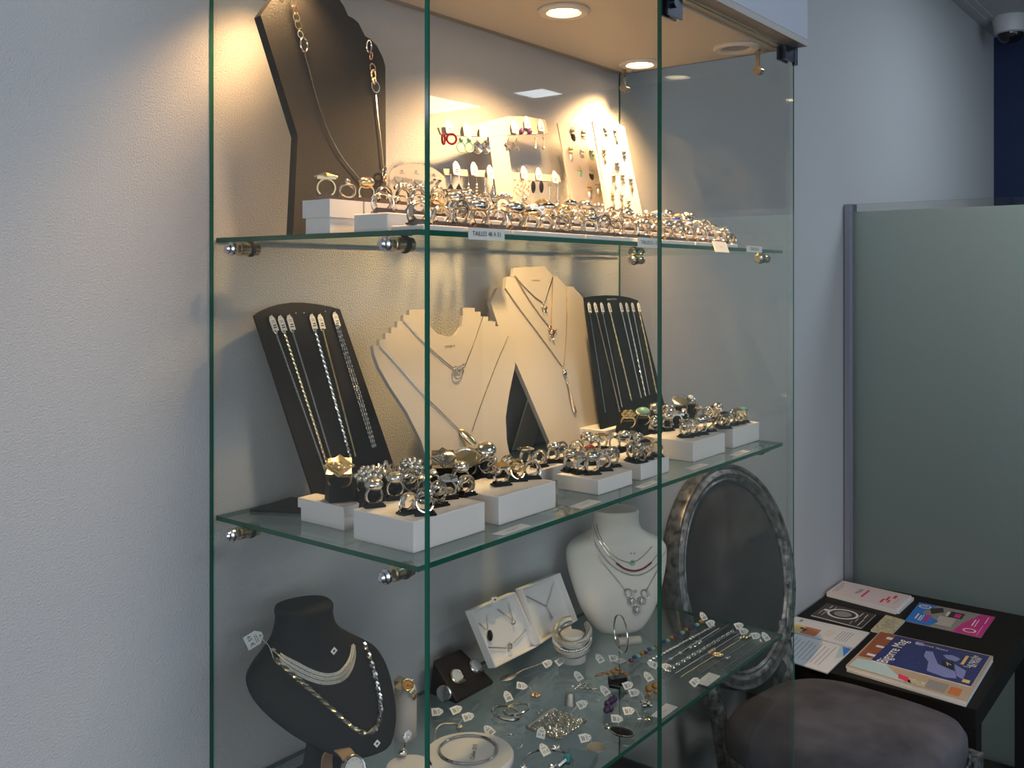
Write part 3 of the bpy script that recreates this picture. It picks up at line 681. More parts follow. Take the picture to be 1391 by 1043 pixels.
# ================================================================== MIDDLE SHELF
G2 = 'rings on the middle shelf'; GC2 = 'ring clips on the middle shelf'; GB2 = 'white ring boxes on the middle shelf'
def pbox(corner, right, ty, label, left=None, dep=None, z=Z2, lid=None, w=None):
    C = az(*corner, z+.0002); X = ay(right, corner[1], C.y).x if right else C.x+w
    zt = EYE-(ty-HY)/F*depth(C)
    if left:
        d = ray(*left); Y = d.y*C.x/d.x
    else: Y = C.y+dep
    gbox((C.x, C.y, z+.0002), (X, Y, zt), label, lid, GB2)
    return (C.x, C.y, X, Y, zt)
def row(spots, zt, where, jit=16, s0=1.12, clipm='black_plastic', gm=.12):
    for i, (k, x, y) in enumerate(sorted(spots, key=lambda q: q[1])):
        p = az(x, y, zt+.0002); yw = radians(random.uniform(-24-jit, -24+jit)); pos = f'{ORD[i]} from left on {where}'
        clip_for(p, yw, f'black ring clip {pos}', GC2, clipm)
        ring(k, p+V((0, 0, .0023)), yw, f'{KD[k]}, {pos}', G2, random.uniform(s0-.06, s0+.08), metal='gilt' if random.random() < gm else 'silver')
b2 = pbox((562, 752), 659, 709, 'large white box at the front left corner of the middle shelf', left=(480, 735))
row([('ball', 508, 688), ('ball', 536, 678), ('plain', 555, 697), ('coil', 556, 670), ('flower', 577, 676), ('coil', 595, 687), ('signet', 608, 677), ('ball', 626, 661), ('plain', 633, 673), ('coil', 577, 699), ('solitaire', 588, 668)], b2[4], 'the big front left box')
m = MB(); m.box((b2[0]+.09, b2[1]+.004, b2[4]+.0003), (b2[0]+.116, b2[1]+.014, b2[4]+.0006)); single('paper_slip', m, 'paper', 'small paper slip lying on the large front left white box', 'paper slip', None, False)
b3 = pbox((678, 714), 755, 675, 'white box standing second from the left along the middle shelf front', dep=.088)
row([('cross', 660, 646), ('coil', 690, 646), ('cab_amber', 681, 659), ('coil', 703, 653), ('plain', 722, 650), ('cross', 672, 648)], b3[4], 'second front box')
b4 = pbox((813, 673), 859, 652, 'low white box third along the middle shelf front', left=(757, 665))
row([('ball', 775, 640), ('cab_red', 801, 631), ('ball', 804, 644), ('flower', 820, 639), ('coil', 832, 634), ('signet', 789, 643)], b4[4], 'third front box')
b5 = pbox((871, 653), 909, 631, 'low white box fourth along the front, by the door gap', dep=.075)
row([('coil', 860, 626), ('cross', 868, 628), ('cab_black', 876, 624), ('plain', 890, 620), ('flower', 880, 618)], b5[4], 'fourth front box')
b8 = pbox((942, 628), 985, 600, 'white box fifth along the front, just right of the door gap', left=(874, 607))
row([('coil', 889, 588), ('ball', 906, 585), ('signet', 919, 581), ('solitaire', 929, 577), ('coil', 931, 594), ('cluster', 940, 592), ('ball', 952, 590), ('cross', 963, 586)], b8[4], 'fifth front box')
b9 = pbox((996, 609), 1031.5, 583, 'white box at the right end of the middle shelf', dep=.092)
row([('flower', 951, 574), ('coil', 962, 573), ('ball', 974, 571), ('cab_black', 984, 582), ('coil', 993, 578), ('signet', 1002, 576), ('cab_green', 1009, 574), ('cluster', 979, 580)], b9[4], 'box at right end')
# low boxes of the second row
def xbox(x0, y, x1, dep, h, lb, lid=None):
    a = ay(x0, 600, y).x; b = ay(x1, 600, y).x; gbox((a, y, Z2+.0002), (b, y+dep, Z2+h), lb, lid, GB2); return Z2+h
zA = xbox(684, .845, 766, .05, .022, 'low white box behind the second front box, middle shelf')
row([('disc', 714, 631), ('plain', 733, 634), ('ball', 752, 628), ('coil', 763, 626)], zA, 'low box behind second one')
zB = xbox(770, .85, 826, .05, .022, 'low white box before the tall cream bust, middle shelf')
row([('plain', 783, 620), ('ball', 797, 614), ('disc', 818, 610), ('cluster', 808, 617)], zB, 'low box before tall bust')
zC = xbox(829, .845, 869, .05, .020, 'low white box behind the fourth front box, middle shelf')
row([('solitaire', 835, 612), ('ball', 848, 611), ('signet', 858, 608), ('coil', 867, 611)], zC, 'low box behind fourth one')
# small lidded box with the tall stands
b1 = pbox((467, 722), 492, 689, 'small lidded white box at the left end of the middle shelf', dep=.085, lid=.012, w=.04)
def horn(p, h, yaw, label, grp, tl=.006):
    m = MB(); R = Matrix.Rotation(yaw, 3, 'Z'); p = V(p); rs = []
    for z, yc, w_, d_ in ((0, 0, .0165, .014), (h*.35, .004, .015, .0115), (h*.65, .0045, .0145, .0100), (h*.85, .002, .0145, .0095), (h, -.001, .0148, .009)):
        rs.append([p+R@V((sx*w_, yc+sy*d_, z)) for sx, sy in ((-1, -1), (1, -1), (1, 1), (-1, 1))])
    m.rings(rs); return single('ring_stand', m, 'black_leather', label, 'ring stand', grp, False, .001)
TS = [('signet', 462, 679, .033, b1[4], 'on the small lidded box', 'gilt'), ('cluster', 502, 676, .038, Z2+.016, 'before the black chain board', 'silver'), ('wave', 524, 665, .040, Z2+.016, 'between chain board and stepped bust', 'silver'),
      ('cluster', 558, 654, .039, Z2+.014, 'left of the door edge', 'silver'), ('signet', 601, 644, .040, Z2+.014, 'before the stepped bust', 'silver'), ('disc', 632, 637, .034, Z2+.014, 'under the silver leaf pendant', 'silver_worn'), ('ball', 657, 634, .038, Z2+.014, 'right of the silver leaf pendant', 'silver')]
gbox((.865, .835, Z2+.0002), (.945, .895, Z2+.0158), 'flat white box under the tall stands by the chain board', None, GB2)
gbox((.950, .84, Z2+.0002), (1.125, .90, Z2+.0138), 'flat white box under the tall stands before the stepped bust', None, GB2)
for i, (k, x, y, h, z, wh, mm) in enumerate(TS):
    p = az(x, y, z+.0003); yw = radians(-28)
    if i: p.y = min(max(p.y, .855), .875)
    if i: p.x = ay(x, y, p.y).x
    horn(p, h, yw, f'tall black ring stand {wh}', 'tall black ring stands')
    ring(k, p+V((0, 0, h-.0150)), yw-.3, f'large {KD[k]} on tall stand {wh}', G2, 1.6, .6, 'silver' if mm == 'silver_worn' else mm)
# black stands in front of the right chain board
gz = xbox(824, .845, 897, .06, .024, 'white box under the black ring stands before the right chain board')
for i, (k, x, y) in enumerate((('flower', 852, 583), ('cab_green', 872, 577), ('ball', 888, 573), ('coil', 907, 566), ('disc', 923, 562), ('solitaire', 936, 560))):
    p = ay(x, y, .883); p.z = gz+.0003
    if i > 3: p.z = Z2+.030
    horn(p, .031, radians(-25), f'black curved ring stand {ORD[i]} from left before the right chain board', 'black stands before the right chain board')
    ring(k, p+V((0, 0, .0190)), radians(-50), f'{KD[k]} on {ORD[i]} curved stand before right chain board', G2, 1.4, .5, 'gilt' if i == 0 else 'silver')
a = ay(901, 600, .848).x; gbox((a, .848, Z2+.0002), (min(a+.12, XR-.012), .908, Z2+.0298), 'white box under the last two curved stands, middle shelf right', None, GB2)
# paper size cards lying along the front of the shelf
fz = flat(Z2)
for i, q in enumerate((((668, 725), (683, 727), (722, 714), (708, 711)), ((772, 688), (790, 691), (817, 681), (800, 678)), ((862, 661), (871, 663.5), (897, 654), (887, 652)), ((929, 636), (940, 638.5), (963, 631), (952, 629)), ((990, 618), (1000, 620), (1019, 612.5), (1009, 611)))):
    pts = [az(x, y, Z2+.0006) for x, y in q]
    o = single('size_card', MB().plate(pts, (0, 0, 1), .0004), 'paper', f'white paper size card {ORD[i]} from left along the middle shelf front edge', 'label', 'size cards on the middle shelf', False)
    t = MB(); c = sum(pts, V())/4; text(t, ['TAILLE 54', 'TAILLE 56', 'TAILLE 58', 'TAILLE', 'TAILLE'][i], c, (1, 0, 0), (0, 1, 0), (0, 0, 1), .005); mk('lettering', t, 'grey_ink', o, False)
# --- black chain boards
fA = FR(az(434, 699, Z2+.0005), 5, 18)
boardA = easel('chain_board', fA, [(434, 699), (345, 428), (352, 423), (364, 417.5), (378, 413.5), (395, 411), (412, 411), (430, 413), (446, 416), (462, 420), (531, 620), (549, 672)], .003, 'black_plastic', 'black arched chain board with six chains at left of the middle shelf', 'chain board')
m = MB(); pts = [az(372, 697, Z2+.0005), az(431, 702, Z2+.0005), az(427, 690, Z2+.0005)]
q = [V((fA.o.x-.004, fA.o.y+.006, Z2+.0004)), V((fA.o.x+.035, fA.o.y+.012, Z2+.0004)), V((fA.o.x+.035, YW-.006, Z2+.0004)), V((fA.o.x-.045, YW-.02, Z2+.0004))]
m.plate([p+V((0, 0, .003)) for p in q], (0, 0, 1), .003); mk('easel_foot', m, 'black_plastic', boardA, False)
CH = [((366, 429), (447, 655), 'links', .0012, 'silver', 'fine silver'), ((378, 429), (452, 655), 'twist', .0017, 'gilt', 'gilt'), ((390, 428), (455, 640), 'links', .0012, 'silver', 'silver curb'), ((421, 427), (476, 622), 'twist', .0020, 'silver', 'thick twisted silver'), ((432, 427), (483, 620), 'tube', .0012, 'gilt', 'smooth gilt snake'), ((452, 424), (510, 612), 'links', .0026, 'silver', 'open-link silver')]
def hung(fr, a, b, st, r, mm, label, grp, tagw=.0105, tagl=.022, dbl=False, slim=False):
    t_ = thing('chain_necklace', label, 'necklace', fr.px(*a, .004), grp)
    d = ((fr.px(*b)-fr.px(*a))).normalized(); p0 = fr.px(*a, .0015); ang = math.atan2(-d.dot(fr.v), -d.dot(fr.u))
    price_tag(fr, fr.px(*a, 0)+d*tagl*.5, ang, tagw, tagl, .0022, t_, None, None, .25)
    m = MB(); m.cyl(p0-fr.n*.001, p0+fr.n*.005, .0008, 6); 
    q0 = p0+d*(tagl+.001); m.torus(q0+fr.n*.001, .0024, .0006, fr.n, 12, 5); mk('clasp', m, 'silver', t_)
    m = MB(); e = fr.px(*b, .0025)
    for s_ in ((-1, 1) if dbl else (0,)): chain(m, [q0+fr.n*.001+fr.u*s_*.0015, (q0+e)/2+fr.u*s_*.0025+fr.n*.0008, e+fr.u*s_*.0015], r, st, fr.n)
    if dbl: pass
    mk('chain', m, mm, t_)
for i, (a, b, st, r, mm, nm) in enumerate(CH): hung(fA, a, b, st, r, mm, f'{nm} chain, {ORD[i]} from left on the left black chain board', 'chains on the left chain board', dbl=(i == 5))
for x, y in ((402, 425), (413, 425), (442, 423)): mk('hook', MB().cyl(fA.px(x, y), fA.px(x, y, .006), .0008, 6), 'steel', boardA)
bz = ay(817, 583, .925)
boardD = easel('chain_board', FR((bz.x, .925, bz.z), 3, 14), [(817, 583), (794, 404), (806, 402), (822, 401), (840, 401.5), (855, 404), (866.5, 408), (908, 570)], .003, 'black_plastic', 'black arched chain board with eight chains right of the tall cream bust', 'chain board')
fD = FR((bz.x, .925, bz.z), 3, 14)
gbox((bz.x-.01, .912, Z2+.0002), (min(bz.x+.22, XR-.012), .975, bz.z-.0003), 'white box carrying the right chain board', None, GB2)
CD = [((798, 411), (822, 560), 'tube', .0011), ((806, 411), (842, 560), 'beads', .0015), ((815, 411), (845, 553), 'tube', .0008), ((825, 411), (858, 545), 'twist', .0015), ((841, 411), (871, 540), 'tube', .0013), ((849, 411), (877, 538), 'twist', .0014), ((857, 411), (882, 536), 'tube', .0013), ((865, 411), (892, 535), 'twist', .0017)]
for i, (a, b, st, r) in enumerate(CD): hung(fD, a, b, st, r, 'gilt' if i in (3, 7) else 'silver', f'{"beaded" if st == "beads" else "fine" if r < .001 else "silver"} chain, {ORD[i]} from left on the right black chain board', 'chains on the right chain board', .0105, .019)
m = MB(); text(m, 'ARGENT MASSIF 925', fD.px(831, 406.5), fD.u, fD.v, fD.n, .0042); mk('lettering', m, 'white_card', boardD, False)
# --- stepped cream bust
oB = az(640, 634, Z2+.0005); fB = FR((oB.x, .938, Z2+.0005), 2, 14)
PB = [(582, 634), (572, 598), (553, 560), (531, 527), (515.4, 500), (508.5, 482), (506.6, 469), (515.4, 469), (515.4, 460.5), (523.6, 460.5), (523.6, 452.4), (531.5, 452.4), (531.5, 444.5), (539.7, 444.5), (539.7, 436), (547.8, 436), (547.8, 428), (556, 428), (556, 420.7), (579, 420), (580.5, 433), (585, 444), (594, 453), (608, 457.5), (619, 454.5), (627, 443), (629, 428), (628.5, 418), (645, 418), (645, 423.4), (653, 423.4), (653, 429.6), (663, 430), (663, 436), (673, 436.6), (673, 443), (682, 443.4), (682, 450), (690, 450.5), (690, 456.4), (698, 457), (700.5, 476), (699.5, 498), (692, 533), (687, 566), (688.5, 599), (696, 634)]
bustB = easel('necklace_bust', fB, PB, .006, 'cream', 'flat cream necklace bust with stepped shoulders, middle shelf left of centre', 'jewellery bust', (0.0, .12, .05, 1.05), 'cream')
m = MB(); text(m, 'COLLIERS 45', fB.px(611, 470.5), fB.u, fB.v, fB.n, .0045); mk('lettering', m, 'ink', bustB, False)
t = thing('necklace', 'fine chain with small heart loop pendant, high on the stepped cream bust', 'necklace', fB.px(620, 495, .003))
m = MB(); chain(m, on(fB, [(548, 434.5), (573, 462), (600, 487), (616, 500)], .0012), .0007); mk('chain', m, 'silver', t); m = MB(); chain(m, on(fB, [(656, 430), (644, 465), (632, 496)], .0012), .0007); mk('chain', m, 'silver', t)
m = MB()
for x, y, r in ((619, 500, .0030), (625, 500, .0034), (630, 497, .0026)): m.torus(fB.px(x, y, .003), r, .0009, fB.n, 12, 5)
q = [fB.px(x, y, .003) for x, y in ((617, 502), (616, 509), (620, 514), (626, 512), (630, 503))]; m.tube(smoothp(q), .0009, 5); m.sph(fB.px(622, 499, .004), .0022, 8, 6); mk('pendant', m, 'silver', t)
t = thing('necklace', 'long fine chain with silver leaf pendant, low on the stepped cream bust', 'necklace', fB.px(636, 592, .003))
m = MB(); chain(m, on(fB, [(516, 469), (540, 495), (573, 533), (600, 560), (624, 584)], .0012), .0007); mk('chain', m, 'silver', t); m = MB(); chain(m, on(fB, [(690, 456.5), (675, 492), (655, 545), (641, 586)], .0012), .0007); mk('chain', m, 'silver', t)
p = fB.px(636.5, 595, .008); ax = (fB.px(649, 607, .016)-fB.px(624, 583, .004)); L = ax.length/2; rs = []
for k in range(13):
    s_ = -1+k/6; rr = max(.0002, sqrt(max(0, 1-s_*s_)))*.0075; e1 = ax.normalized().cross(fB.n).normalized()
    rs.append([p+ax*.5*s_+(e1*cos(2*pi*j/12)*rr+fB.n*sin(2*pi*j/12)*rr*.4) for j in range(12)])
mk('pendant', MB().rings(rs), 'gilt', t)
# --- tall cream bust
oC = ay(770, 603, .955); fC = FR((oC.x, .955, Z2+.0005), 0, 15.5)
PC = [(749, 606), (703, 498), (679, 449), (666.5, 411), (676, 391), (687, 390), (688, 376), (697.5, 375), (698.5, 363.5), (740, 362), (751, 375), (756.5, 375), (769.5, 389), (778, 389), (792.6, 405), (793, 418), (801, 478), (817, 584), (819, 612)]
bustC = easel('necklace_bust', fC, PC, .008, 'cream', 'tall cream necklace bust with cut shoulders, middle shelf right of centre', 'jewellery bust', (0.0, .14, .06, 1.05), 'cream')
m = MB(); text(m, 'COLLIERS 50', fC.px(728, 381), fC.u, fC.v, fC.n, .0042); mk('lettering', m, 'ink', bustC, False)
def pend(label, l, r, pp, mm='gilt', rr=.0008):
    t_ = thing('necklace', label, 'necklace', fC.px(*pp, .003)); mk('chain', chain(MB(), on(fC, l, .0012), rr), mm, t_); mk('chain', chain(MB(), on(fC, r, .0012), rr), mm, t_); return t_
t = pend('short fine chain with small animal charm, top of the tall cream bust', [(699, 374), (712, 389), (725, 402), (737, 411)], [(751, 376), (745, 395), (740, 411)], (740, 418), 'silver')
m = MB(); m.sph(fC.px(741, 418, .003), .0042, 10, 7, (1.2, .6, .9)); m.sph(fC.px(737, 417, .003), .0024, 8, 6); m.cyl(fC.px(739, 420, .003), fC.px(739, 425, .003), .0009, 6); m.cyl(fC.px(743, 420, .003), fC.px(743, 424, .003), .0009, 6); m.torus(fC.px(739, 412, .002), .002, .0006, fC.n, 10, 5); mk('pendant', m, 'silver_worn', t)
t = pend('chain with rose gold bear pendant, middle of the tall cream bust', [(700, 375), (713, 398), (730, 423), (747, 445)], [(751, 377), (750, 405), (749, 443)], (750, 452), 'rose_gold', .0010)
m = MB(); m.sph(fC.px(750.5, 452, .003), .0062, 12, 8, (.95, .55, 1.05)); m.torus(fC.px(748, 445, .003), .0028, .0010, fC.n, 10, 5); m.sph(fC.px(746, 448, .003), .0022, 8, 6); m.sph(fC.px(755, 448, .003), .0022, 8, 6); m.sph(fC.px(747, 457, .003), .0022, 8, 6); mk('pendant', m, 'rose_gold', t); mk('bead', MB().sph(fC.px(752, 461, .003), .0026, 8, 6), 'stone_clear', t)
t = pend('long chain with round charm and rose gold tassel on the tall cream bust', [(686, 391), (705, 418), (735, 458), (764, 498)], [(770, 390), (770, 430), (768, 470), (766, 498)], (771, 530), 'rose_gold', .0009)
m = MB(); m.torus(fC.px(767.5, 506, .003), .0052, .0011, fC.n, 16, 5, 1, .85); m.torus(fC.px(767.5, 506, .003), .0026, .0008, fC.n, 12, 5); m.sph(fC.px(770, 515, .003), .002, 8, 6); m.sph(fC.px(771, 520, .003), .0026, 8, 6); mk('pendant', m, 'silver', t)
m = MB()
for k in range(7): m.tube([fC.px(772.5+(k-3)*.25, 524, .003), fC.px(777+(k-3)*.5, 545, .003), fC.px(781.5+(k-3)*.6, 560, .003)], .0008, 5)
mk('tassel', m, 'rose_gold', t)
# ================================================================== LOWEST SHELF
f3 = flat(Z3); ZZ = Z3+.0003
def hit(bvh, x, y, off=.001, near=False):
    d = ray(x, y).normalized(); r = bvh.ray_cast(EY, d)
    if r[0] is None:
        if not near: return None
        return min((bvh.find_nearest(EY+d*(.9+.02*k))for k in range(60)), key=lambda q: q[3])[0]
    n = r[1] if r[1].dot(d) < 0 else -r[1]
    return r[0]+n*off
def on3(bvh, pts, off):
    q = [hit(bvh, x, y, off) for x, y in pts]; q = [p for p in q if p is not None]
    return q
def bust3(origin, yaw, lean, secs, n=36):       # local: front = -y ; secs (z, yc, a, bf, bb)
    R = Matrix.Rotation(yaw, 3, 'Z')@Matrix.Rotation(lean, 3, 'X'); rs = []
    fine = []
    for i in range(len(secs)-1):        # smooth the profile between the given sections
        q = [secs[max(i-1, 0)], secs[i], secs[i+1], secs[min(i+2, len(secs)-1)]]
        for t in (0, .33, .67): fine.append(tuple(.5*(2*b+(c-a)*t+(2*a-5*b+4*c-d)*t*t+(3*b-a-3*c+d)*t**3) for a, b, c, d in zip(*q)))
    for z, yc, a, bf, bb, *xo in fine+[secs[-1]]:
        r = []; x_ = xo[0] if xo else 0
        for j in range(n):
            t_ = 2*pi*j/n; c_, s_ = cos(t_), sin(t_); e = .85
            x = a*abs(c_)**e*(1 if c_ > 0 else -1); y = (bb if s_ > 0 else bf)*abs(s_)**e*(1 if s_ > 0 else -1)
            r.append(V(origin)+R@V((x_+x, yc+y, z)))
        rs.append(r)
    m = MB().rings(rs); bv = BVHTree.FromPolygons([tuple(v) for v in m.v], [tuple(f) for f in m.f]); return m, bv
# --- white bust
ow = V((1.566, .975, ZZ))
yw = math.atan2(-ow.x, ow.y)*.78+0   # turned towards the room
secs = [(0, -.026, .030, .012, .035), (.004, -.028, .042, .016, .038), (.025, -.026, .060, .020, .04), (.05, -.022, .074, .024, .04), (.08, -.017, .085, .027, .04), (.11, -.011, .0935, .029, .042), (.138, -.006, .0975, .031, .042), (.156, -.004, .095, .033, .042), (.167, -.002, .084, .034, .042), (.176, -.001, .064, .035, .041), (.186, 0, .050, .035, .039), (.198, .001, .044, .034, .037), (.211, .001, .0425, .034, .036), (.220, .001, .043, .034, .037), (.2245, .002, .041, .032, .035)]
mw, bw = bust3(ow, radians(-42), radians(2), secs)
# slanted neck top
bustW = thing('necklace_bust', 'cream leather neck-shaped bust with layered necklaces on the lowest shelf', 'jewellery bust', ow)
mk('bust_body', mw, 'cream_leather', bustW)
def wornn(label, paths, bv, r, style, mm, at_, off=.0014):
    t_ = thing('necklace', label, 'necklace', hit(bv, *at_) or ow)
    for p in paths:
        q = on3(bv, p, off)
        if len(q) > 1: mk('chain', chain(MB(), q, r, style, (-.6, -.7, .2)), mm, t_)
    return t_
t = wornn('short gilt chain with green knot, topmost on the cream bust', [[(811, 712), (814, 725), (822, 740), (835, 755), (848, 762), (860, 763), (872, 756), (885, 742), (894, 725), (897, 712)]], bw, .0008, 'tube', 'gilt', (858, 763))
c = hit(bw, 859, 764, .002); mk('pendant', MB().torus(c, .0042, .0010, (-.6, -.7, .2), 14, 5).torus(c+V((.002, 0, .001)), .0028, .001, (-.6, -.7, .2), 12, 5), 'stone_green', t)
t = wornn('chain with dark red bead section on the cream bust', [[(807, 713), (812, 730), (824, 750), (838, 764)], [(884, 764), (896, 748), (904, 728), (905, 716)]], bw, .0007, 'tube', 'silver', (860, 775))
m = MB(); [m.sph(p, .0022, 7, 5) for p in resample(smoothp(on3(bw, [(838, 765), (848, 772), (861, 775), (873, 772), (884, 764)], .002)), .0043)]; mk('bead_section', m, 'stone_red', t)
wornn('silver bead necklace on the cream bust', [[(803, 715), (809, 738), (824, 760), (842, 775), (860, 781), (876, 778), (892, 766), (903, 748), (908, 728), (904, 712)]], bw, .0015, 'beads', 'silver_worn', (860, 781))
t = wornn('long chain with moonstone flower pendant on the cream bust', [[(796, 710), (800, 730), (815, 757), (835, 783), (851, 803)], [(877, 803), (887, 785), (899, 762)]], bw, .0009, 'tube', 'silver_worn', (865, 810))
m = MB(); g = MB(); fc_ = FR(hit(bw, 864, 806, .002, True), -42, 6)
for x, y, r_, sx, ang in ((854, 805, .009, .5, 0), (876, 806, .009, .5, 0), (858, 816, .0085, .62, 0), (871, 816, .0085, .62, 0), (865, 828, .0085, .5, 0)):
    p = hit(bw, x, y, .003)
    if p is None: p = fc_.px(x, y, .003)
    m.torus(p, r_, .0013, fc_.n, 18, 5, 1, .7)
    if y > 810: g.sph(p, r_*.72, 10, 7, (.75, .35, .95))
m.sph(fc_.px(864, 803, .003), .0025, 8, 6); mk('petals', m, 'silver_worn', t); mk('moonstone', g, 'stone_clear', t)
m = MB(); q = [hit(bw, x, y, .0006) for x, y in ((857, 751.5), (862, 751.5))]; [mk('printed_mark', MB().sph(c_, .0012, 6, 4), 'ink', bustW) for c_ in q if c_]
# --- black bust with stem
ob = V((.842, .985, ZZ))
bustK = thing('necklace_bust', 'black velvet bust on a stem at left of the lowest shelf', 'jewellery bust', ob)
secsb = [(0, -.088, .010, .006, .008, .052), (.005, -.086, .034, .010, .012, .048), (.03, -.070, .064, .013, .014, .034), (.06, -.050, .084, .016, .016, .020), (.085, -.034, .093, .018, .018, .010), (.105, -.021, .091, .022, .020, .004), (.118, -.013, .078, .025, .024, .001), (.130, -.008, .060, .028, .028, 0), (.140, -.004, .047, .030, .030, 0), (.150, -.001, .0405, .031, .031, 0), (.163, 0, .0375, .031, .031, 0), (.173, .001, .0385, .032, .031, 0), (.1775, .002, .036, .029, .029, 0)]
mb_, bk = bust3(V((.834, 1.0, .893)), radians(-16), 0, secsb)
mk('bust_body', mb_, 'black_velvet', bustK)
st = MB(); rs = []
for z, a, b, yy in ((0, .055, .040, .0), (.006, .055, .040, .0), (.012, .034, .022, .0), (.05, .026, .012, .002), (.10, .027, .011, .006), (.15, .030, .010, .012)):
    rs.append([V((ob.x+.012+a*cos(2*pi*j/24), ob.y+yy+b*sin(2*pi*j/24), ZZ+z)) for j in range(24)])
mk('stem', st.rings(rs), 'black_velvet', bustK)
fk = FR(ob+V((.048, -.055, .018)), -9, 13)
def diamond(bv, x, y, s_):
    q = [hit(bv, x+dx*s_, y+dy*s_, .0006) for dx, dy in ((.1, -1.1), (1, -.2), (0, 1.1), (-.9, .2))]
    return None if None in q else q
for x, y in ((453, 884), (511.5, 1010)):
    q = diamond(bk, x, y, 5)
    if q:
        n_ = (q[1]-q[0]).cross(q[2]-q[1]).normalized(); n_ = n_ if n_.dot(ray(x, y)) < 0 else -n_
        o = mk('price_sticker', MB().plate([p+n_*.0004 for p in q], n_, .0003), 'paper', bustK, False); o['label'] = 'small white diamond sticker'
        c = sum(q, V())/4; m = MB().plate([c+(p-c)*.4+n_*.0007 for p in q], n_, .0002); sub('sticker_mark', m, 'ink', o, loc=bustK['_L'], smooth=False)
COL = [(357, 855), (360, 868), (369, 882), (386, 896), (406, 909), (428, 919), (446, 922), (462, 918), (472, 907), (478, 892), (479, 875), (474, 858), (467, 848)]
t = thing('necklace', 'wide silver fringe collar necklace, upper one on the black bust', 'necklace', hit(bk, 430, 922) or ob)
cen = smoothp(on3(bk, COL, .0016), 6); q = resample(cen, .0021); m = MB(); e = MB()
for i in range(1, len(q)-1):
    tt = (q[i+1]-q[i-1]).normalized(); n_ = (V((-.55, -.75, .35))); n_ = (n_-tt*n_.dot(tt)).normalized(); b_ = n_.cross(tt).normalized()
    if b_.z > 0: b_ = -b_
    w_ = .0145*min(1, .35+1.6*min(i, len(q)-1-i)/len(q)*1.6)
    for k in range(3):
        a0 = b_*w_*(k/3-.45); a1 = b_*w_*((k+.86)/3-.45)
        m.plate([q[i]+a0-tt*.00085, q[i]+a1-tt*.00085, q[i]+a1+tt*.00085, q[i]+a0+tt*.00085], n_, .0009)
e.tube([p for p in q], .0011, 5); mk('fringe', m, 'silver_worn', t, False); mk('chain', e, 'silver_worn', t)
t = thing('necklace', 'long flat silver curb chain, lower one on the black bust', 'necklace', hit(bk, 450, 965) or ob)
CU = [(352, 862), (354, 876), (372, 895), (400, 919), (430, 945), (462, 974), (480, 989), (496, 996), (509, 990), (515, 972), (515, 950), (510, 925), (503, 900), (492, 872), (478, 856)]
cp_ = on3(bk, CU, .0022); m = MB(); chain(m, cp_, .0034, 'twist', (-.55, -.75, .35)); mk('chain', m, 'silver', t)
fr = FR(hit(bk, 356, 868, .003, True), -20, 20); price_tag(fr, fr.px(345, 868), radians(20), .018, .024, .001, t, None, '65 €', .3); a_ = fr.px(352, 865, .002); mk('tag_string', MB().tube(smoothp([a_, (a_+cp_[0])/2+V((0, -.004, .004)), cp_[0]]), .0004, 5), 'paper', t)
# --- cylinders
def roll(c, r, h, m_, label, tilt=None):
    t_ = thing('bracelet_roll', label, 'bracelet stand', c)
    m = MB().lathe([(r*.97, 0), (r, .002), (r, h-.012), (r*.985, h-.0115), (r*.99, h-.010), (r*.97, h-.004), (r*.85, h), (r*.02, h+.0008)], c, n=28); mk('roll_body', m, m_, t_); return t_
c1 = V((.998, .975, ZZ)); hh = .075
roll(c1, .0165, hh, 'cream', 'tall cream cylinder with brass watch beside the black bust')
def watch(c, R_, axis, strapm, casem, dialm, label, dial_dir, wid=.009, cr=.011, grp=None, arc=(0, 2*pi)):
    # strap loop radius R_ about axis through c; dial on the loop in direction dial_dir
    t_ = thing('wristwatch', label, 'watch', c, grp); ax = V(axis).normalized(); dd = V(dial_dir); dd = (dd-ax*dd.dot(ax)).normalized(); e = ax.cross(dd).normalized()
    rs = []; N = 36
    for i in range(N+1):
        a = .42+(2*pi-.84)*i/N; rad = dd*cos(a)+e*sin(a); p = V(c)+rad*R_
        k = wid*(1-.18*sin(pi*i/N)); rs.append([p+ax*k+rad*.0011, p-ax*k+rad*.0011, p-ax*k-rad*.0011, p+ax*k-rad*.0011])
    mk('strap', MB().rings(rs), strapm, t_)
    p = V(c)+dd*(R_*.93)
    mk('watch_case', MB().lathe([(cr*.92, -.003), (cr, -.001), (cr, .003), (cr*.93, .0045), (cr*.84, .0042), (cr*.84, .003)], p, dd, 28, caps=(True, False)).cyl(p+e*0+ax*(cr), p+ax*(cr+.003), .0018, 10).box(p-V((.001,)*3), p+V((.001,)*3)), casem, t_)
    d = mk('dial', MB().lathe([(cr*.835, .0031), (cr*.83, .0034)], p, dd, 28), dialm, t_)
    m = MB()
    for k in range(12): a = k*pi/6; q_ = p+dd*.0036+(ax*cos(a)+e*sin(a))*cr*.68; m.sph(q_, .0005, 5, 4)
    m.tube([p+dd*.0038, p+dd*.0038+(ax*.3+e*.9).normalized()*cr*.55], .0004, 4); m.tube([p+dd*.0038, p+dd*.0038+(ax*-.9+e*.4).normalized()*cr*.38], .0005, 4)
    sub('hands', m, 'ink', d, loc=t_['_L']); return t_
watch(c1+V((0, 0, hh-.004)), .0195, (.62, -.1, .35), 'gilt', 'gilt', 'stone_amber', 'small brass watch on the tall cream cylinder', (-.75, -.55, .35), .0045, .0085)
pc = az(790, 902, ZZ); c2 = V((pc.x+.004, pc.y+.022, ZZ)); roll(c2, .0235, .047, 'cream_leather', 'short cream cylinder carrying a stack of silver cuffs')
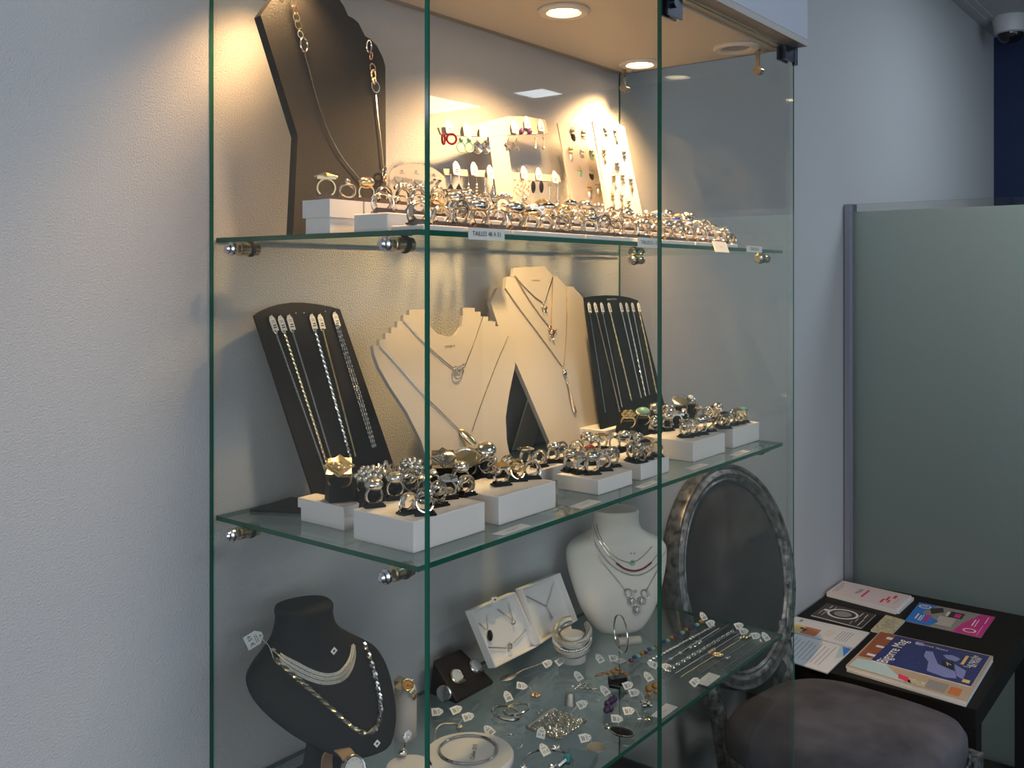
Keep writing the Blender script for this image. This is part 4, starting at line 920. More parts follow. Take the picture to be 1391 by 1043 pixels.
for i, (dz, R_, rr, mm, nm) in enumerate(((.033, .0305, .0056, 'silver_worn', 'plain engraved'), (.0415, .0305, .0046, 'silver', 'twisted rope'), (.0495, .0300, .0050, 'silver_worn', 'beaded'))):
    m = MB(); n_ = 46; pts = []
    for k in range(n_): a = radians(-60)+radians(300)*k/(n_-1)+radians(100); pts.append(c2+V((cos(a)*R_, sin(a)*R_*.95, dz+.016*cos(a-.55)*.75)))
    m.tube(pts, rr, 7, flat=1.2)
    if i > 0:
        for p in resample(pts, .0035): m.sph(p+(p-c2-V((0, 0, dz))).normalized()*rr*.8, .0021, 6, 4)
    single('cuff_bracelet', m, mm, f'{nm} silver cuff, {["bottom", "middle", "top"][i]} of the stack on the short cream cylinder', 'bracelet', 'cuffs on the short cream cylinder')
# --- tan-strap watch on a stand at the very front left
pw = ay(462, 1046, .915); 
watch(pw, .027, (.99, -.05, -.02), 'tan_strap', 'silver', 'dial', 'silver watch with tan leather strap beside the black bust', (-.05, -.95, .30), .0100, .0185)
m = MB().lathe([(.018, 0), (.018, .004), (.008, .008), (.008, max(.01, pw.z-ZZ-.029))], (pw.x, pw.y, ZZ), n=18); single('watch_stand', m, 'acrylic', 'clear stand holding the tan strap watch', 'watch stand')
# --- open white necklace boxes propped up
def tray(bl, br, tl, label, y0, lean, yaw):
    o = az(*bl, ZZ); o = ay(*bl, y0); fr = FR((o.x, y0, o.z), yaw, lean); return fr
def openbox(fr, quad, wall, label, name, liner='white_card', dp=.012):
    q = fr.pl(quad); n_ = fr.n; c = sum(q, V())/4; t_ = thing(name, label, 'box', q[3])
    mk('tray_floor', MB().plate([p-n_*dp for p in q], n_, .0015), liner, t_, False)
    m = MB()
    for a, b in zip(q, q[1:]+q[:1]):
        ia = a+(c-a).normalized()*wall*1.35; ib = b+(c-b).normalized()*wall*1.35
        m.add([a, b, ib, ia]+[p-n_*(dp-.0002) for p in (a, b, ib, ia)], [(0, 1, 2, 3), (7, 6, 5, 4), (0, 4, 5, 1), (1, 5, 6, 2), (2, 6, 7, 3), (3, 7, 4, 0)])
    mk('tray_rim', m, 'white_card', t_, False); return t_
yb0 = az(672.6, 907.5, ZZ).y
ft = FR(az(700, 893, ZZ), 8, 24); ft = FR((ft.o.x, .985, ZZ), 10, 14)
openbox(ft, [(641, 829), (700, 804), (732, 877), (673, 907)], .0022, 'open white box with three pendant necklaces, leaning at the back', 'necklace_box')
fl2 = FR((ft.o.x+.12, .998, ZZ), 10, 14)
openbox(fl2, [(709, 799), (761, 778), (785, 842), (734, 875)], .0022, 'white box lid with single drop necklace, right of the open box', 'necklace_box')
def flatneck(fr, label, paths, mk_p, mm='silver', off=-.0095):
    t_ = thing('necklace', label, 'necklace', fr.px(*paths[0][0], off)); d = 0
    for p in paths: mk('chain', chain(MB(), [fr.px(x, y, off) for x, y in p], .0008), mm, t_)
    d, dm = mk_p(); mk('pendant', d, dm, t_)
flatneck(ft, 'necklace with black oval pendant in the open white box', [[(651, 846), (660, 855)], [(662, 835), (663, 855)]], lambda: (MB().lathe([(.0075, -.001), (.008, 0), (.0055, .002), (.0001, .0024)], ft.px(666, 863, -.009), ft.n, 18, 1, 1.1).torus(ft.px(666.5, 863, -.006), .003, .0007, ft.n, 10, 4), 'stone_black'))
flatneck(ft, 'necklace with small round pendant, top right in the open box', [[(676, 827), (696, 842)], [(691, 818), (697, 842)]], lambda: (MB().sph(ft.px(698.5, 845.5, -.008), .0042, 10, 7, (1, .5, 1)), 'silver'))
flatneck(ft, 'necklace with half-moon pendant, lower part of the open box', [[(662, 879), (688, 880)], [(716, 854), (698, 874)]], lambda: (MB().torus(ft.px(693, 878, -.008), .0045, .0016, ft.n, 14, 5), 'silver'))
flatneck(fl2, 'fine Y chain with tiny drop in the white box lid', [[(714, 809), (742, 823)], [(753, 790), (743, 823)], [(743, 823), (749, 837)]], lambda: (MB().torus(fl2.px(749.5, 839, -.008), .0026, .0009, fl2.n, 10, 5), 'silver'))
fr = FR((ft.o.x, .985, ZZ), 10, 14); q = [fr.px(x, y, .002) for x, y in ((667.5, 811.5), (675, 810), (677, 817), (669.5, 819))]; o = single('sticker', MB().plate(q, fr.n, .0003), 'paper', 'tiny white price sticker on the rim of the open box', 'price tag', None, False); c = sum(q, V())/4
mk('sticker_mark', MB().plate([c+(p-c)*.3+fr.n*.0004 for p in q], fr.n, .0002), 'ink', o, False)
# --- black cushion with watches
zq = Z3+.024
q = [(588, 897), (626, 880), (671, 927), (620, 956)]
ks = [az(593, 945, ZZ), az(620, 957, ZZ), az(671, 929, ZZ)]
cs = thing('watch_cushion', 'black cushion wedge with three round watches by the white boxes', 'cushion', ks[1])
bl, br = ks[1], ks[2]; fq = FR(bl, math.degrees(math.atan2(br.y-bl.y, br.x-bl.x)), 40)
tp = fq.pl(q[:2]); bt = [br+V((0, 0, .006)), bl+V((0, 0, .006))]
back = [V((tp[1].x+.004, tp[1].y+.012, ZZ)), V((tp[0].x+.004, tp[0].y+.012, ZZ))]
m = MB(); m.add([tp[0], tp[1], bt[0], bt[1], back[1], back[0], br, bl], [(3, 2, 1, 0), (0, 1, 5, 4), (0, 4, 7, 3), (1, 2, 6, 5), (2, 3, 7, 6), (4, 5, 6, 7)])
mk('cushion_body', m, 'brown_leather', cs, False, bevel=.004)
for x, y, mm, dm, nm, r_ in ((620, 919, 'gilt', 'dial', 'gold-toned round', .0125), (645.5, 905, 'silver', 'stone_clear', 'blue-silver round', .0125)):
    p = fq.px(x, y, .005); t = thing('wristwatch', f'{nm} watch face on the black cushion', 'watch', p, 'watches on the black cushion')
    mk('watch_case', MB().lathe([(r_*.9, -.004), (r_, -.001), (r_, .002), (r_*.9, .0035), (r_*.85, .003)], p, fq.n, 26), mm, t); mk('dial', MB().lathe([(r_*.84, .0032), (r_*.6, .0042), (.0004, .0046)], p, fq.n, 26), dm, t)
    mk('strap', MB().box(p-V((.005, .016, .004)), p+V((.005, .016, -.0025)), fq.u.angle(V((1, 0, 0)))), mm, t)
p = az(604, 941, Z3+.014); t = thing('wristwatch', 'round watch face seen edge-on at the left side of the cushion', 'watch', p, 'watches on the black cushion')
dd = V((-.9, -.35, .15)).normalized(); mk('watch_case', MB().lathe([(.011, -.003), (.0125, 0), (.0125, .003), (.011, .004)], p, dd, 24), 'silver', t); mk('dial', MB().lathe([(.0105, .0041), (.0003, .0046)], p, dd, 24), 'steel', t)
# --- things lying on the glass
def P3(x, y, h=0): return az(x, y, ZZ+h)
def lay(name, mb, mm, label, cat, tagspec=None, grp=None, extra=()):
    c = sum(mb.v, V())/len(mb.v); t_ = thing(name, label, cat, (c.x, c.y, ZZ), grp); mk(tagspec and 'body' or 'body', mb, mm, t_)
    for nm, mm2, m2 in extra: mk(nm, m2, mm2, t_)
    for ts in (tagspec or []):
        x, y, ang, txt = ts; pt = P3(x, y, .001); fr = flat(ZZ+.001); fr2 = FR(pt, math.degrees(ang)-90, 62) if False else fr
        tilt = FR(pt, -38, 55); price_tag(tilt, pt+V((0, 0, .006)), ang, .0125, .0175, .0006, t_, None, txt)
        q0 = pt+V((0, 0, .006))+(tilt.u*cos(ang)+tilt.v*sin(ang))*.007; near = min(mb.v, key=lambda p: (p-q0).length)
        mk('tag_string', MB().tube([q0, (q0+near)/2+V((0, 0, .006)), near], .0003, 4), 'paper', t_)
    return t_
U = pi/2
m = MB(); rs = []
p0, p1 = P3(693, 919, .003), P3(742, 899, .004); d = (p1-p0).normalized(); e = V((-d.y, d.x, 0))
m.rings([[p0+d*(.017*sin(a)-.004)+e*cos(b)*.0095*max(.02, cos(a))+V((0, 0, .004*sin(b)*max(.02, cos(a)))) for b in [2*pi*j/12 for j in range(12)]] for a in [-pi/2+pi*i/10 for i in range(11)]])
m.tube([p0+d*.012, p0+d*.03+V((0, 0, .002)), p1-d*.01, p1], .0016, 6); m.sph(p1, .005, 8, 6, (1.4, 1, .5)); lay('spoon', m, 'silver_worn', 'ornate silver spoon with two tags in front of the white boxes', 'spoon', [(744, 906, .4, None), (761, 903, .5, None)])
p = P3(727, 944, .003); m = MB()
for k in range(5): m.sph(p+V((.004*cos(k*1.3), .0055*sin(k*1.3), 0)), .0042, 8, 6, (1, 1, .6))
lay('brooch', m, 'rose_gold', 'small leaf brooch with coral tint between bangles and thimble', 'brooch', [(709, 937, -.3, None)])
m = MB(); p = P3(688, 968, .0035); m.torus(p, .0215, .0022, (.1, -.15, 1), 28, 7); p = P3(702, 963, .0075); m2 = MB().torus(p, .0190, .0022, (-.1, .2, 1), 28, 7)
lay('bangle', m, 'silver', 'slim silver bangle, left one of the interlaced pair', 'bracelet', [(689.5, 951, 1.8, None)], 'interlaced bangles'); lay('bangle', m2, 'silver', 'slim silver bangle, right one of the interlaced pair', 'bracelet', None, 'interlaced bangles')
p = P3(774, 957); m = MB().lathe([(.0095, 0), (.0092, .002), (.0083, .004), (.0072, .015), (.005, .0185), (.0005, .0195)], p, n=20); lay('thimble', m, 'silver_worn', 'dark silver thimble standing beside the mesh purse', 'thimble', None)
def pile(x, y, n, R_, r_, seed): 
    random.seed(seed); m = MB(); p = P3(x, y, .002); pts = [p+V((random.uniform(-R_, R_), random.uniform(-R_, R_), random.uniform(0, .004))) for _ in range(n)]; chain(m, pts, r_, 'links', (0, 0, 1)); return m
lay('chain_necklace', pile(798, 934, 9, .020, .0017, 5), 'silver', 'heap of fine silver chain beside the thimble', 'necklace', [(785, 923, 1.9, None)])
# mesh purse
pq = [P3(714, 983, .004), P3(740, 958, .006), P3(797, 980, .006), P3(757, 1006, .004)]
pq = [P3(716, 988, .004), P3(753, 962, .006), P3(797, 978, .006), P3(758, 1004, .004)]
def bil(s_, t_): return (pq[0]*(1-s_)+pq[1]*s_)*(1-t_)+(pq[3]*(1-s_)+pq[2]*s_)*t_
m = MB()
for i in range(15):
    for j in range(19): m.torus(bil((i+.5)/15, (j+.5)/19)+V((0, 0, .001*sin(i*.8)*cos(j*.5))), .0022, .0007, (random.uniform(-.4, .4), random.uniform(-.4, .4), 1), 8, 4)
bd = MB().plate([p for p in pq], (0, 0, 1), .003)
fm = MB().tube([pq[0], pq[1]], .0032, 8).sph(P3(731, 969, .008), .003, 8, 6).sph(P3(735, 965, .008), .003, 8, 6)
t = lay('mesh_purse', m, 'silver', 'small antique silver mesh purse lying flat', 'purse', [(791, 962, .3, None), (735, 1001, 1.2, '25 €')], None, [('lining', 'silver_worn', bd), ('frame_clasp', 'silver_worn', fm)])
# bracelet with leather loop, left
m = MB(); q = [P3(590, 1010, .004), P3(592, 992, .006), P3(600, 984, .008), P3(613, 983, .008), P3(622, 984, .008)]; m.tube(smoothp(q), .0017, 6)
hd = MB().lathe([(.003, 0), (.0052, .002), (.0052, .006), (.003, .008)], P3(624, 992, .000), n=12).cyl(P3(624, 1000, .003), P3(624, 1010, .003), .0028, 8)
lay('bracelet', m, 'silver_worn', 'snake bracelet with bead charm behind the white disc', 'bracelet', [(636, 979, .2, None)], None, [('charm_bead', 'silver_worn', hd)])
for i, (x, y, a) in enumerate(((620, 964, .3), (594, 967, 0))): price_tag(FR(P3(x, y), -38, 55), P3(x, y, .006), a, .0125, .0175, .0006, None, ['white tag lying under the black watch cushion', 'white tag at the door edge left of the cushion'][i])
m = MB(); p = P3(690, 1008, .002); chain(m, [p+V((cos(a)*.022, sin(a)*.022, .001*sin(5*a))) for a in [2*pi*k/16 for k in range(17)]], .0009, 'links', (0, 0, 1)); lay('bracelet', m, 'silver', 'very fine silver chain bracelet laid in a ring', 'bracelet', [(664, 998, 2.2, None)])
m = MB()
for x, y in ((655, 968), (661, 970), (679, 985), (701, 983)): m.sph(P3(x, y, .002), .0016, 7, 5)
# white disc with necklace
pd = az(637, 1034, ZZ); t = thing('display_disc', 'round white display disc at the front of the lowest shelf', 'display disc', pd); mk('disc_body', MB().lathe([(.060, 0), (.0615, .002), (.0615, .010), (.060, .012)], pd, n=48), 'white_card', t)
t = thing('necklace', 'silver omega collar necklace lying on the white disc', 'necklace', pd+V((0, 0, .012))); mk('chain', MB().torus(pd+V((.004, .004, .0142)), .040, .0016, (0, 0, 1), 48, 6), 'silver', t)
fr = flat(ZZ+.0123); c = pd+V((.006, -.004, .0123)); fr.u = V((cos(.6), sin(.6), 0)); fr.v = V((-sin(.6), cos(.6), 0))
m = MB(); text(m, 'Collier 25 €', c, fr.u, fr.v, fr.n, .0085); single('handwriting_slip', m, 'ink', 'handwritten price on the white disc inside the necklace', 'price tag', None, False)
pd2 = P3(556, 1052); t = thing('display_disc', 'white display disc at the left of the door edge, mostly cut off', 'display disc', pd2); mk('disc_body', MB().lathe([(.030, 0), (.031, .002), (.031, .010), (.030, .012)], pd2, n=36), 'white_card', t)
m = MB().sph(pd2+V((.012, .024, .018)), .006, 12, 8, (1.2, 1, .9)); single('bead_charm', m, 'silver', 'polished silver bead charm on the cut-off white disc', 'charm')
m = MB(); a_ = ay(553, 1003, .93); q0 = V((a_.x-.02, .925, ZZ+.001)); m.tube(smoothp([q0, q0+(a_-q0)*.5+V((.002, 0, .004)), a_]), .0011, 6)
mm_ = MB(); [mm_.sph(a_+V((.004*cos(k*1.05), -.001, .004*sin(k*1.05)+.004)), .0042, 8, 6, (1, .5, 1)) for k in range(6)]; lay('hat_pin', m, 'silver', 'pin with pale blue flower head before the tall cream cylinder', 'brooch', None, None, [('flower_head', 'stone_clear', mm_)])
# charm bracelet with turquoise bead
pb = P3(745, 1034, .004); m = MB().torus(pb, .034, .0017, (0, 0, 1), 40, 6)
ex = MB().lathe([(.003, -.005), (.0068, -.003), (.0072, 0), (.0068, .003), (.003, .005)], P3(771, 1031, .006), (.5, -.8, .1), 16)
e2 = MB()
for x, y in ((753, 1016), (757, 1015), (749, 1042), (759, 1040), (711, 1041)): e2.sph(P3(x, y, .005), .0048, 8, 6, (1, 1, .9))
e2.tube([P3(757, 1042, .006), P3(767, 1034, .006)], .0042, 8); lay('charm_bracelet', m, 'silver', 'charm bracelet with turquoise bead at the front of the lowest shelf', 'bracelet', [(739, 1024, 1.9, '15 €')], None, [('turquoise_bead', 'turquoise', ex), ('silver_bead', 'silver', e2)])
single('acrylic_block', MB().box((P3(787, 1040).x-.02, P3(787, 1040).y-.02, ZZ), (P3(787, 1040).x+.02, P3(787, 1040).y+.02, ZZ+.012), .3), 'acrylic', 'clear acrylic block right of the charm bracelet', 'display block', None, False)
p = P3(810, 1016, .001); m = MB().lathe([(.0125, 0), (.0135, .0005), (.0135, .0022), (.0125, .0026), (.0115, .0021), (.0003, .0022)], p, n=28); m.torus(p+V((-.010, .009, .001)), .0025, .0006, (0, 0, 1), 10, 4); lay('coin_pendant', m, 'silver_worn', 'engraved round coin pendant with tag near the front edge', 'pendant', [(795, 1008, .1, None)])
# mid cluster
p = P3(840, 916, .002); m = MB()
for x, y in ((826, 914), (832, 912), (838, 908), (844, 913), (849, 915), (836, 917)): m.sph(P3(x, y, .004), .0047, 8, 6, (1, 1, .7))
m.torus(P3(815, 916, .003), .008, .001, (0, .3, 1), 16, 5); lay('earring', m, 'stone_amber', 'amber and brass earrings with tag behind the black block', 'earring', [(814, 899, 1.9, None)])
price_tag(FR(P3(834, 896), -38, 55), P3(834, 894, .005), .0, .0125, .0175, .0006, None, 'white tag lying under the large hoop bangle')
c = P3(839, 930, 0); m = MB().box((c.x-.014, c.y-.007, ZZ), (c.x+.014, c.y+.007, ZZ+.013), -.6); m.cyl(c+V((-.018, .004, .005)), c+V((-.012, -.012, .005)), .005, 12); lay('cufflink', m, 'stone_black', 'black block cufflink with white tag', 'cufflink', [(853, 936, .2, None)])
m = MB()
for x, y in ((825, 956), (830, 952), (834, 949), (829, 962), (824, 964)): m.sph(P3(x, y, .005), .0055, 10, 7)
lay('earring', m, 'stone_purple', 'dark purple bead earrings with upright tag', 'earring', [(821, 943, 2.0, None)])
for i, (x, y) in enumerate(((881, 935), (890, 931))):
    m = MB().sph(P3(x, y, .006), .006, 10, 7).sph(P3(x+1, y+8, .004), .0038, 8, 6); lay('earring', m, 'stone_amber', f'{["left", "right"][i]} amber bead earring by the door gap', 'earring', [(880, 924, 1.9, None)] if i == 0 else None, 'amber bead earrings')
m = MB().sph(P3(878, 955, .004), .0095, 12, 8, (1.2, .8, .55)); [m.sph(P3(872+k*4, 952+k*2, .008), .0028, 7, 5) for k in range(4)]; lay('brooch', m, 'silver', 'domed silver brooch with tag left of the door gap', 'brooch', [(861.5, 946, .1, None)])
p0, p1 = P3(829, 988, .006), P3(860, 999, .006); d = p1-p0; m = MB(); e = V((-d.y, d.x, 0)).normalized()
m.rings([[p0+d*(.5-.5*cos(a))+e*cos(b)*.0115*max(.03, sin(a))+V((0, 0, .0055*sin(b)*max(.03, sin(a)))) for b in [2*pi*j/14 for j in range(14)]] for a in [pi*i/10 for i in range(11)]])
rimm = MB(); rimm.tube([p0+d*(.5-.5*cos(a))+e*cos(pi)*.0125*sin(a) for a in [pi*i/14 for i in range(15)]], .0016, 6).tube([p0+d*(.5-.5*cos(a))+e*.0125*sin(a) for a in [pi*i/14 for i in range(15)]], .0016, 6).torus(p0+V((-.004, .003, .002)), .005, .0015, (0, 0, 1), 14, 5)
lay('pendant', m, 'stone_black', 'large oval black onyx pendant in silver mount', 'pendant', [(838, 982, -.2, None)], None, [('mount', 'silver', rimm)])
p = P3(876, 978, .002); m = MB()
for k in range(9): a = k*2*pi/9; m.tube([p, p+V((cos(a)*.006, sin(a)*.006, .002)), p+V((cos(a)*.0115, sin(a)*.0115, .001))], [.0008, .0015, .0006], 5)
lay('brooch', m, 'silver', 'silver star-flower brooch with oval tag at the front edge', 'brooch', [(854, 971, 0, None)])
t = thing('display_plate', 'thin clear round plate under the trinkets by the door gap', 'display plate', P3(852, 962)); mk('plate_body', MB().lathe([(.060, -.0002), (.062, .0006), (.060, .0012)], P3(850, 964), n=48), 'acrylic', t)
# hoop bangle on a small T stand
p = P3(841, 898); t = thing('bangle_stand', 'small cream roll on a wire stem holding the large hoop bangle', 'bracelet stand', p)
mk('stem', MB().cyl(p, p+V((0, 0, .030)), .0009, 8).lathe([(.012, 0), (.012, .0012)], p, n=18), 'steel', t)
r0 = V((p.x-.012, p.y-.004, ZZ+.0305+.0072)); mk('roll', MB().cyl(r0, r0+V((.040, -.020, -.004)), .0072, 18), 'cream', t)
bc = r0+V((.006, -.003, -.001)); single('bangle', MB().torus(bc+V((0, 0, .0225-.008)), .0310, .0016, (.75, -.55, 0), 44, 7, 1, 1), 'silver', 'large plain silver hoop bangle hanging before the cream bust', 'bracelet')
# --- rows of bracelets and chains on the right
def laid(a, b, r, st, mm, label, extra=None, tg=None, cat='bracelet', sag=0):
    p, q = P3(*a, r), P3(*b, r); t_ = thing('bracelet' if cat == 'bracelet' else 'chain_necklace', label, cat, (p+q)/2, 'bracelets laid side by side at the right'); m = MB()
    chain(m, [p, (p+q)/2+V((0, sag, 0)), q], r, st, (0, 0, 1)); mk('chain', m, mm, t_)
    for nm, mm2, mb in (extra or []): mk(nm, mb, mm2, t_)
    if tg: fr = FR(P3(*tg[:2]), -42, 50); price_tag(fr, P3(tg[0], tg[1], .005), tg[2], .0125, .0175, .0005, t_)
A_, B_2 = (857, 896), (952, 845); ex = []
for cn, mm in enumerate(('stone_red', 'stone_blue', 'stone_green', 'stone_amber')):
    g = MB()
    for k in range(20):
        if k % 4 == cn: u_ = k/19; g.sph(P3(A_[0]+(B_2[0]-A_[0])*u_, A_[1]+(B_2[1]-A_[1])*u_+.8*(-1)**k, .004), .0046, 8, 6, (1, 1, .7))
    ex.append(('gem', mm, g))
laid(A_, B_2, .0014, 'links', 'silver', 'bracelet of red, blue and green stones, furthest back of the row', ex, (955, 837, 1.8))
laid((881, 898), (973, 848), .0022, 'links', 'silver', 'open-link silver bracelet, second from the back of the row', None, (965.5, 846.5, .4))
g = MB(); [g.sph(P3(897+k*13.5, 903-k*8, .003), .0035, 8, 6, (1, 1, .7)) for k in (1, 2, 3, 4)]
laid((893, 906), (977, 853), .0015, 'beads', 'silver', 'beaded silver bracelet with grey stones, third from the back', [('grey_stone', 'stone_clear', g)], (886, 902.5, 2.6))
g = MB(); g.torus(P3(942, 876, .002), .006, .0009, (0, 0, 1), 14, 5); g.torus(P3(948, 872, .002), .006, .0009, (0, 0, 1), 14, 5)
laid((899, 907), (990, 848), .0008, 'tube', 'silver', 'fine chain bracelet with infinity loop, fourth from the back', [('infinity_loop', 'silver', g)])
laid((902, 913), (999, 855), .0036, 'links', 'silver', 'heavy curb silver bracelet in the middle of the row', None, (1004, 850, .2)); price_tag(FR(P3(906, 906), -42, 50), P3(905, 906, .004), 2.7, .0125, .0175, .0005, None, 'white tag at the lower end of the heavy curb bracelet')
g = MB(); [g.sph(P3(964+k*3, 886-k*2, .003), .0032, 8, 6) for k in range(3)]
laid((918, 914), (1008, 858), .0009, 'beads', 'silver', 'fine bracelet with rose stones, in front of the curb bracelet', [('rose_stone', 'coral', g)], (1010.5, 857.5, .1))
g = MB()
for k in range(6): g.sph(P3(975, 889, .003)+V((.006*cos(k*1.05), .006*sin(k*1.05), 0)), .0042, 8, 6, (1, 1, .6))
laid((925, 919), (1022, 858), .0008, 'beads', 'gilt', 'gilt flower charm bracelet near the front of the row', [('flower_charm', 'gilt', g)])
g = MB(); [g.sph(P3(1006+dx, 866+dy, .003), .0035, 8, 6) for dx, dy in ((0, 0), (4, -1), (8, 0), (12, -2))]
laid((950, 916), (1022, 868), .0009, 'tube', 'silver', 'fine chain with dragonfly charm, second from the front', [('dragonfly_charm', 'silver', MB().sph(P3(990, 893, .003), .004, 8, 6, (1.5, .6, .6)).sph(P3(987, 894, .003), .003, 7, 5)), ('gilt_cluster', 'gilt', g)], (1027, 863.5, .1))
laid((983, 909), (1037, 871), .0009, 'tube', 'silver', 'fine double chain nearest the shelf front edge at right', [('second_strand', 'silver', MB().tube([P3(984, 911.5, .001), P3(1040, 872, .001)], .0008, 5))], (1039.5, 864.5, 1.9))
for i, (qd, s_) in enumerate(((((945, 927), (963, 913), (979, 918), (961, 932)), 'card at right of the bracelets'), (((884, 972), (905, 955), (921, 960), (899, 976)), 'card at the door gap'))):
    pts = [P3(x, y, .0025) for x, y in qd]; o = single('size_card', MB().plate(pts, (0, 0, 1), .0004), 'paper', f'blank white paper {s_}, lowest shelf front edge', 'label', None, False); c = sum(pts, V())/4
    t = MB(); text(t, 'Argent', c, (1, 0, 0), (0, 1, 0), (0, 0, 1), .004); mk('lettering', t, 'grey_ink', o, False)
price_tag(FR(P3(943, 926), -42, 50), P3(944, 926, .004), .6, .0125, .0175, .0005, None, 'white tag beside the paper card at right of the bracelets')
# ================================================================== ON THE LOW TABLE
def sheet(quad, z, th, m_, name, label, cat, sides=None, grp=None):
    pts = [az(x, y, z+th) for x, y in quad]; c = sum(pts, V())/4; t_ = thing(name, label, cat, (c.x, c.y, z), grp)
    if th > .002:
        mk('page_block', MB().plate([p-V((0, 0, .0006)) for p in pts], (0, 0, 1), th-.0006), sides or 'pages', t_, False)
        mk('cover', MB().plate(pts, (0, 0, 1), .0005), m_, t_, False)
    else: mk('sheet', MB().plate(pts, (0, 0, 1), th), m_, t_, False)
    u = (pts[1]-pts[0]); v = (pts[3]-pts[0]); w2 = pts[2]-pts[1]
    t_['_q'] = 0; del t_['_q']
    def at(s_, r_, h=.0002): a = pts[0]+(pts[1]-pts[0])*s_; b = pts[3]+(pts[2]-pts[3])*s_; return a+(b-a)*r_+V((0, 0, h))
    return t_, at
def prn(t_, at, name, m_, quads, h=.0003):
    m = MB()
    for q in quads: m.plate([at(s_, r_, h) for s_, r_ in q], (0, 0, 1), .0001)
    return mk(name, m, m_, t_, False)
def rect(a, b, c, d): return [(a, c), (b, c), (b, d), (a, d)]
def ptext(t_, at, s, sr, dirs, size, m_, name='lettering', h=.0004):
    o = at(*sr, h); u = (at(sr[0]+dirs[0][0]*.01, sr[1]+dirs[0][1]*.01, h)-o).normalized(); v = V((0, 0, 1)).cross(u)
    m = MB(); text(m, s, o, u, v, (0, 0, 1), size); return mk(name, m, m_, t_, False)
z = ZT+.0003
# quads run: 0 back-left, 1 back-right, 2 front-right, 3 front-left of the picture
t, at = sheet([(1145, 788.5), (1238, 809), (1217, 828.5), (1123, 804)], z, .013, 'flyer_pinkish', 'brochure', 'stack-top pale pink brochure with red print by the partition', 'brochure')
prn(t, at, 'red_print', 'red_print', [rect(.44, .47, .25, .75), rect(.72, .75, .55, .8), rect(.76, .79, .35, .62), rect(.80, .83, .55, .72), rect(.82, .86, .2, .4)])
ptext(t, at, 'Mode', (.36, .45), ((0, -1),), .022, 'grey_ink'); prn(t, at, 'small_print', 'grey_ink', [rect(.05, .06, .15, .85), rect(.09, .10, .3, .8), rect(.9, .905, .3, .7)])
sheet([(1147, 791), (1241.5, 811.5), (1221, 830), (1125, 806.5)], z, .0085, 'flyer_white', 'brochure', 'second pale brochure sticking out under the pink one', 'brochure')
t, at = sheet([(1123, 819), (1190, 834), (1170, 852.5), (1101.5, 835)], z, .003, 'flyer_brown', 'flyer', 'dark brown flyer with white ring drawing near the wall', 'flyer')
c = at(.48, .48, .0004); u = at(1, .5)-at(0, .5); m = MB()
for k in range(2): pass
uu = u.normalized(); vv = V((-uu.y, uu.x, 0)); R1 = (at(.5, 1)-at(.5, 0)).length*.30
m.torus(c, R1, R1*.1, (0, 0, 1), 36, 5, .15); m.plate([c+uu*a*R1+vv*b*R1 for a, b in ((-1.45, .25), (-1.45, -.1), (-.95, -.1), (-.95, .25))], (0, 0, 1), .0001); mk('ring_drawing', m, 'flyer_white', t, False)
mk('cup_picture', MB().lathe([(R1*.62, 0), (R1*.6, .0002)], c, n=24), 'flyer_grey', t, False)
prn(t, at, 'small_print', 'flyer_white', [rect(.15, .165, .1, .3), rect(.24, .25, .12, .28), rect(.08, .09, .5, .8), rect(.16, .17, .5, .85), rect(.78, .795, .12, .4), rect(.88, .895, .15, .45), rect(.8, .81, .5, .75), rect(.9, .915, .5, .95), rect(.75, .76, .75, .95)])
t, at = sheet([(1081, 837), (1181.5, 859), (1160, 880), (1062, 853.5)], z, .0028, 'flyer_white', 'flyer', 'white flyer with orange sunset picture beside the chair back', 'flyer')
prn(t, at, 'picture', 'flyer_yellow', [rect(.02, .25, .5, .97)]); prn(t, at, 'picture', 'flyer_orange', [rect(.25, .46, .5, .97)]); prn(t, at, 'figure', 'ink', [[(.2, .6), (.3, .68), (.2, .74)], [(.3, .62), (.24, .8), (.28, .85)]], .0005)
prn(t, at, 'small_print', 'grey_ink', [rect(.70+k*.035, .708+k*.035, .25, .85) for k in range(5)]+[rect(.1, .14, .12, .3)]); prn(t, at, 'yellow_print', 'flyer_yellow', [rect(.54+k*.035, .55+k*.035, .4, .8) for k in range(3)])
t, at = sheet([(1080, 860), (1158.5, 881), (1124, 914), (1052, 891)], z, .0028, 'flyer_white', 'flyer', 'white text flyer with blue corner beside the chair back', 'flyer')
prn(t, at, 'small_print', 'grey_ink', [rect(.08+k*.075, .092+k*.075, .12+.05*(k % 3), .85) for k in range(10)]); prn(t, at, 'blue_corner', 'flyer_blue', [[(.84, .02), (.985, .02), (.985, .35)]]); prn(t, at, 'pale_corner', 'magazine_sky', [[(.80, .02), (.84, .02), (.985, .35), (.9, .5)]])
t, at = sheet([(1203.5, 835), (1229, 842), (1211, 860.5), (1183, 855)], z, .006, 'booklet', 'booklet', 'small beige patterned booklet in the middle of the table', 'booklet'); prn(t, at, 'stamp_print', 'grey_ink', [rect(.3+.1*k, .34+.1*k, .25, .75) for k in range(5)])
t, at = sheet([(1249, 818), (1352, 838), (1332.5, 866), (1229, 843)], z, .0012, 'flyer_grey', 'flyer', 'blue and magenta flyer lying near the partition', 'flyer')
prn(t, at, 'blue_area', 'flyer_blue', [[(.0, .0), (.25, 0), (.12, .45), (.40, .70), (.32, 1), (0, 1)]]); prn(t, at, 'magenta_area', 'flyer_magenta', [[(.83, 0), (1, 0), (1, 1), (.63, 1), (.68, .6)]])
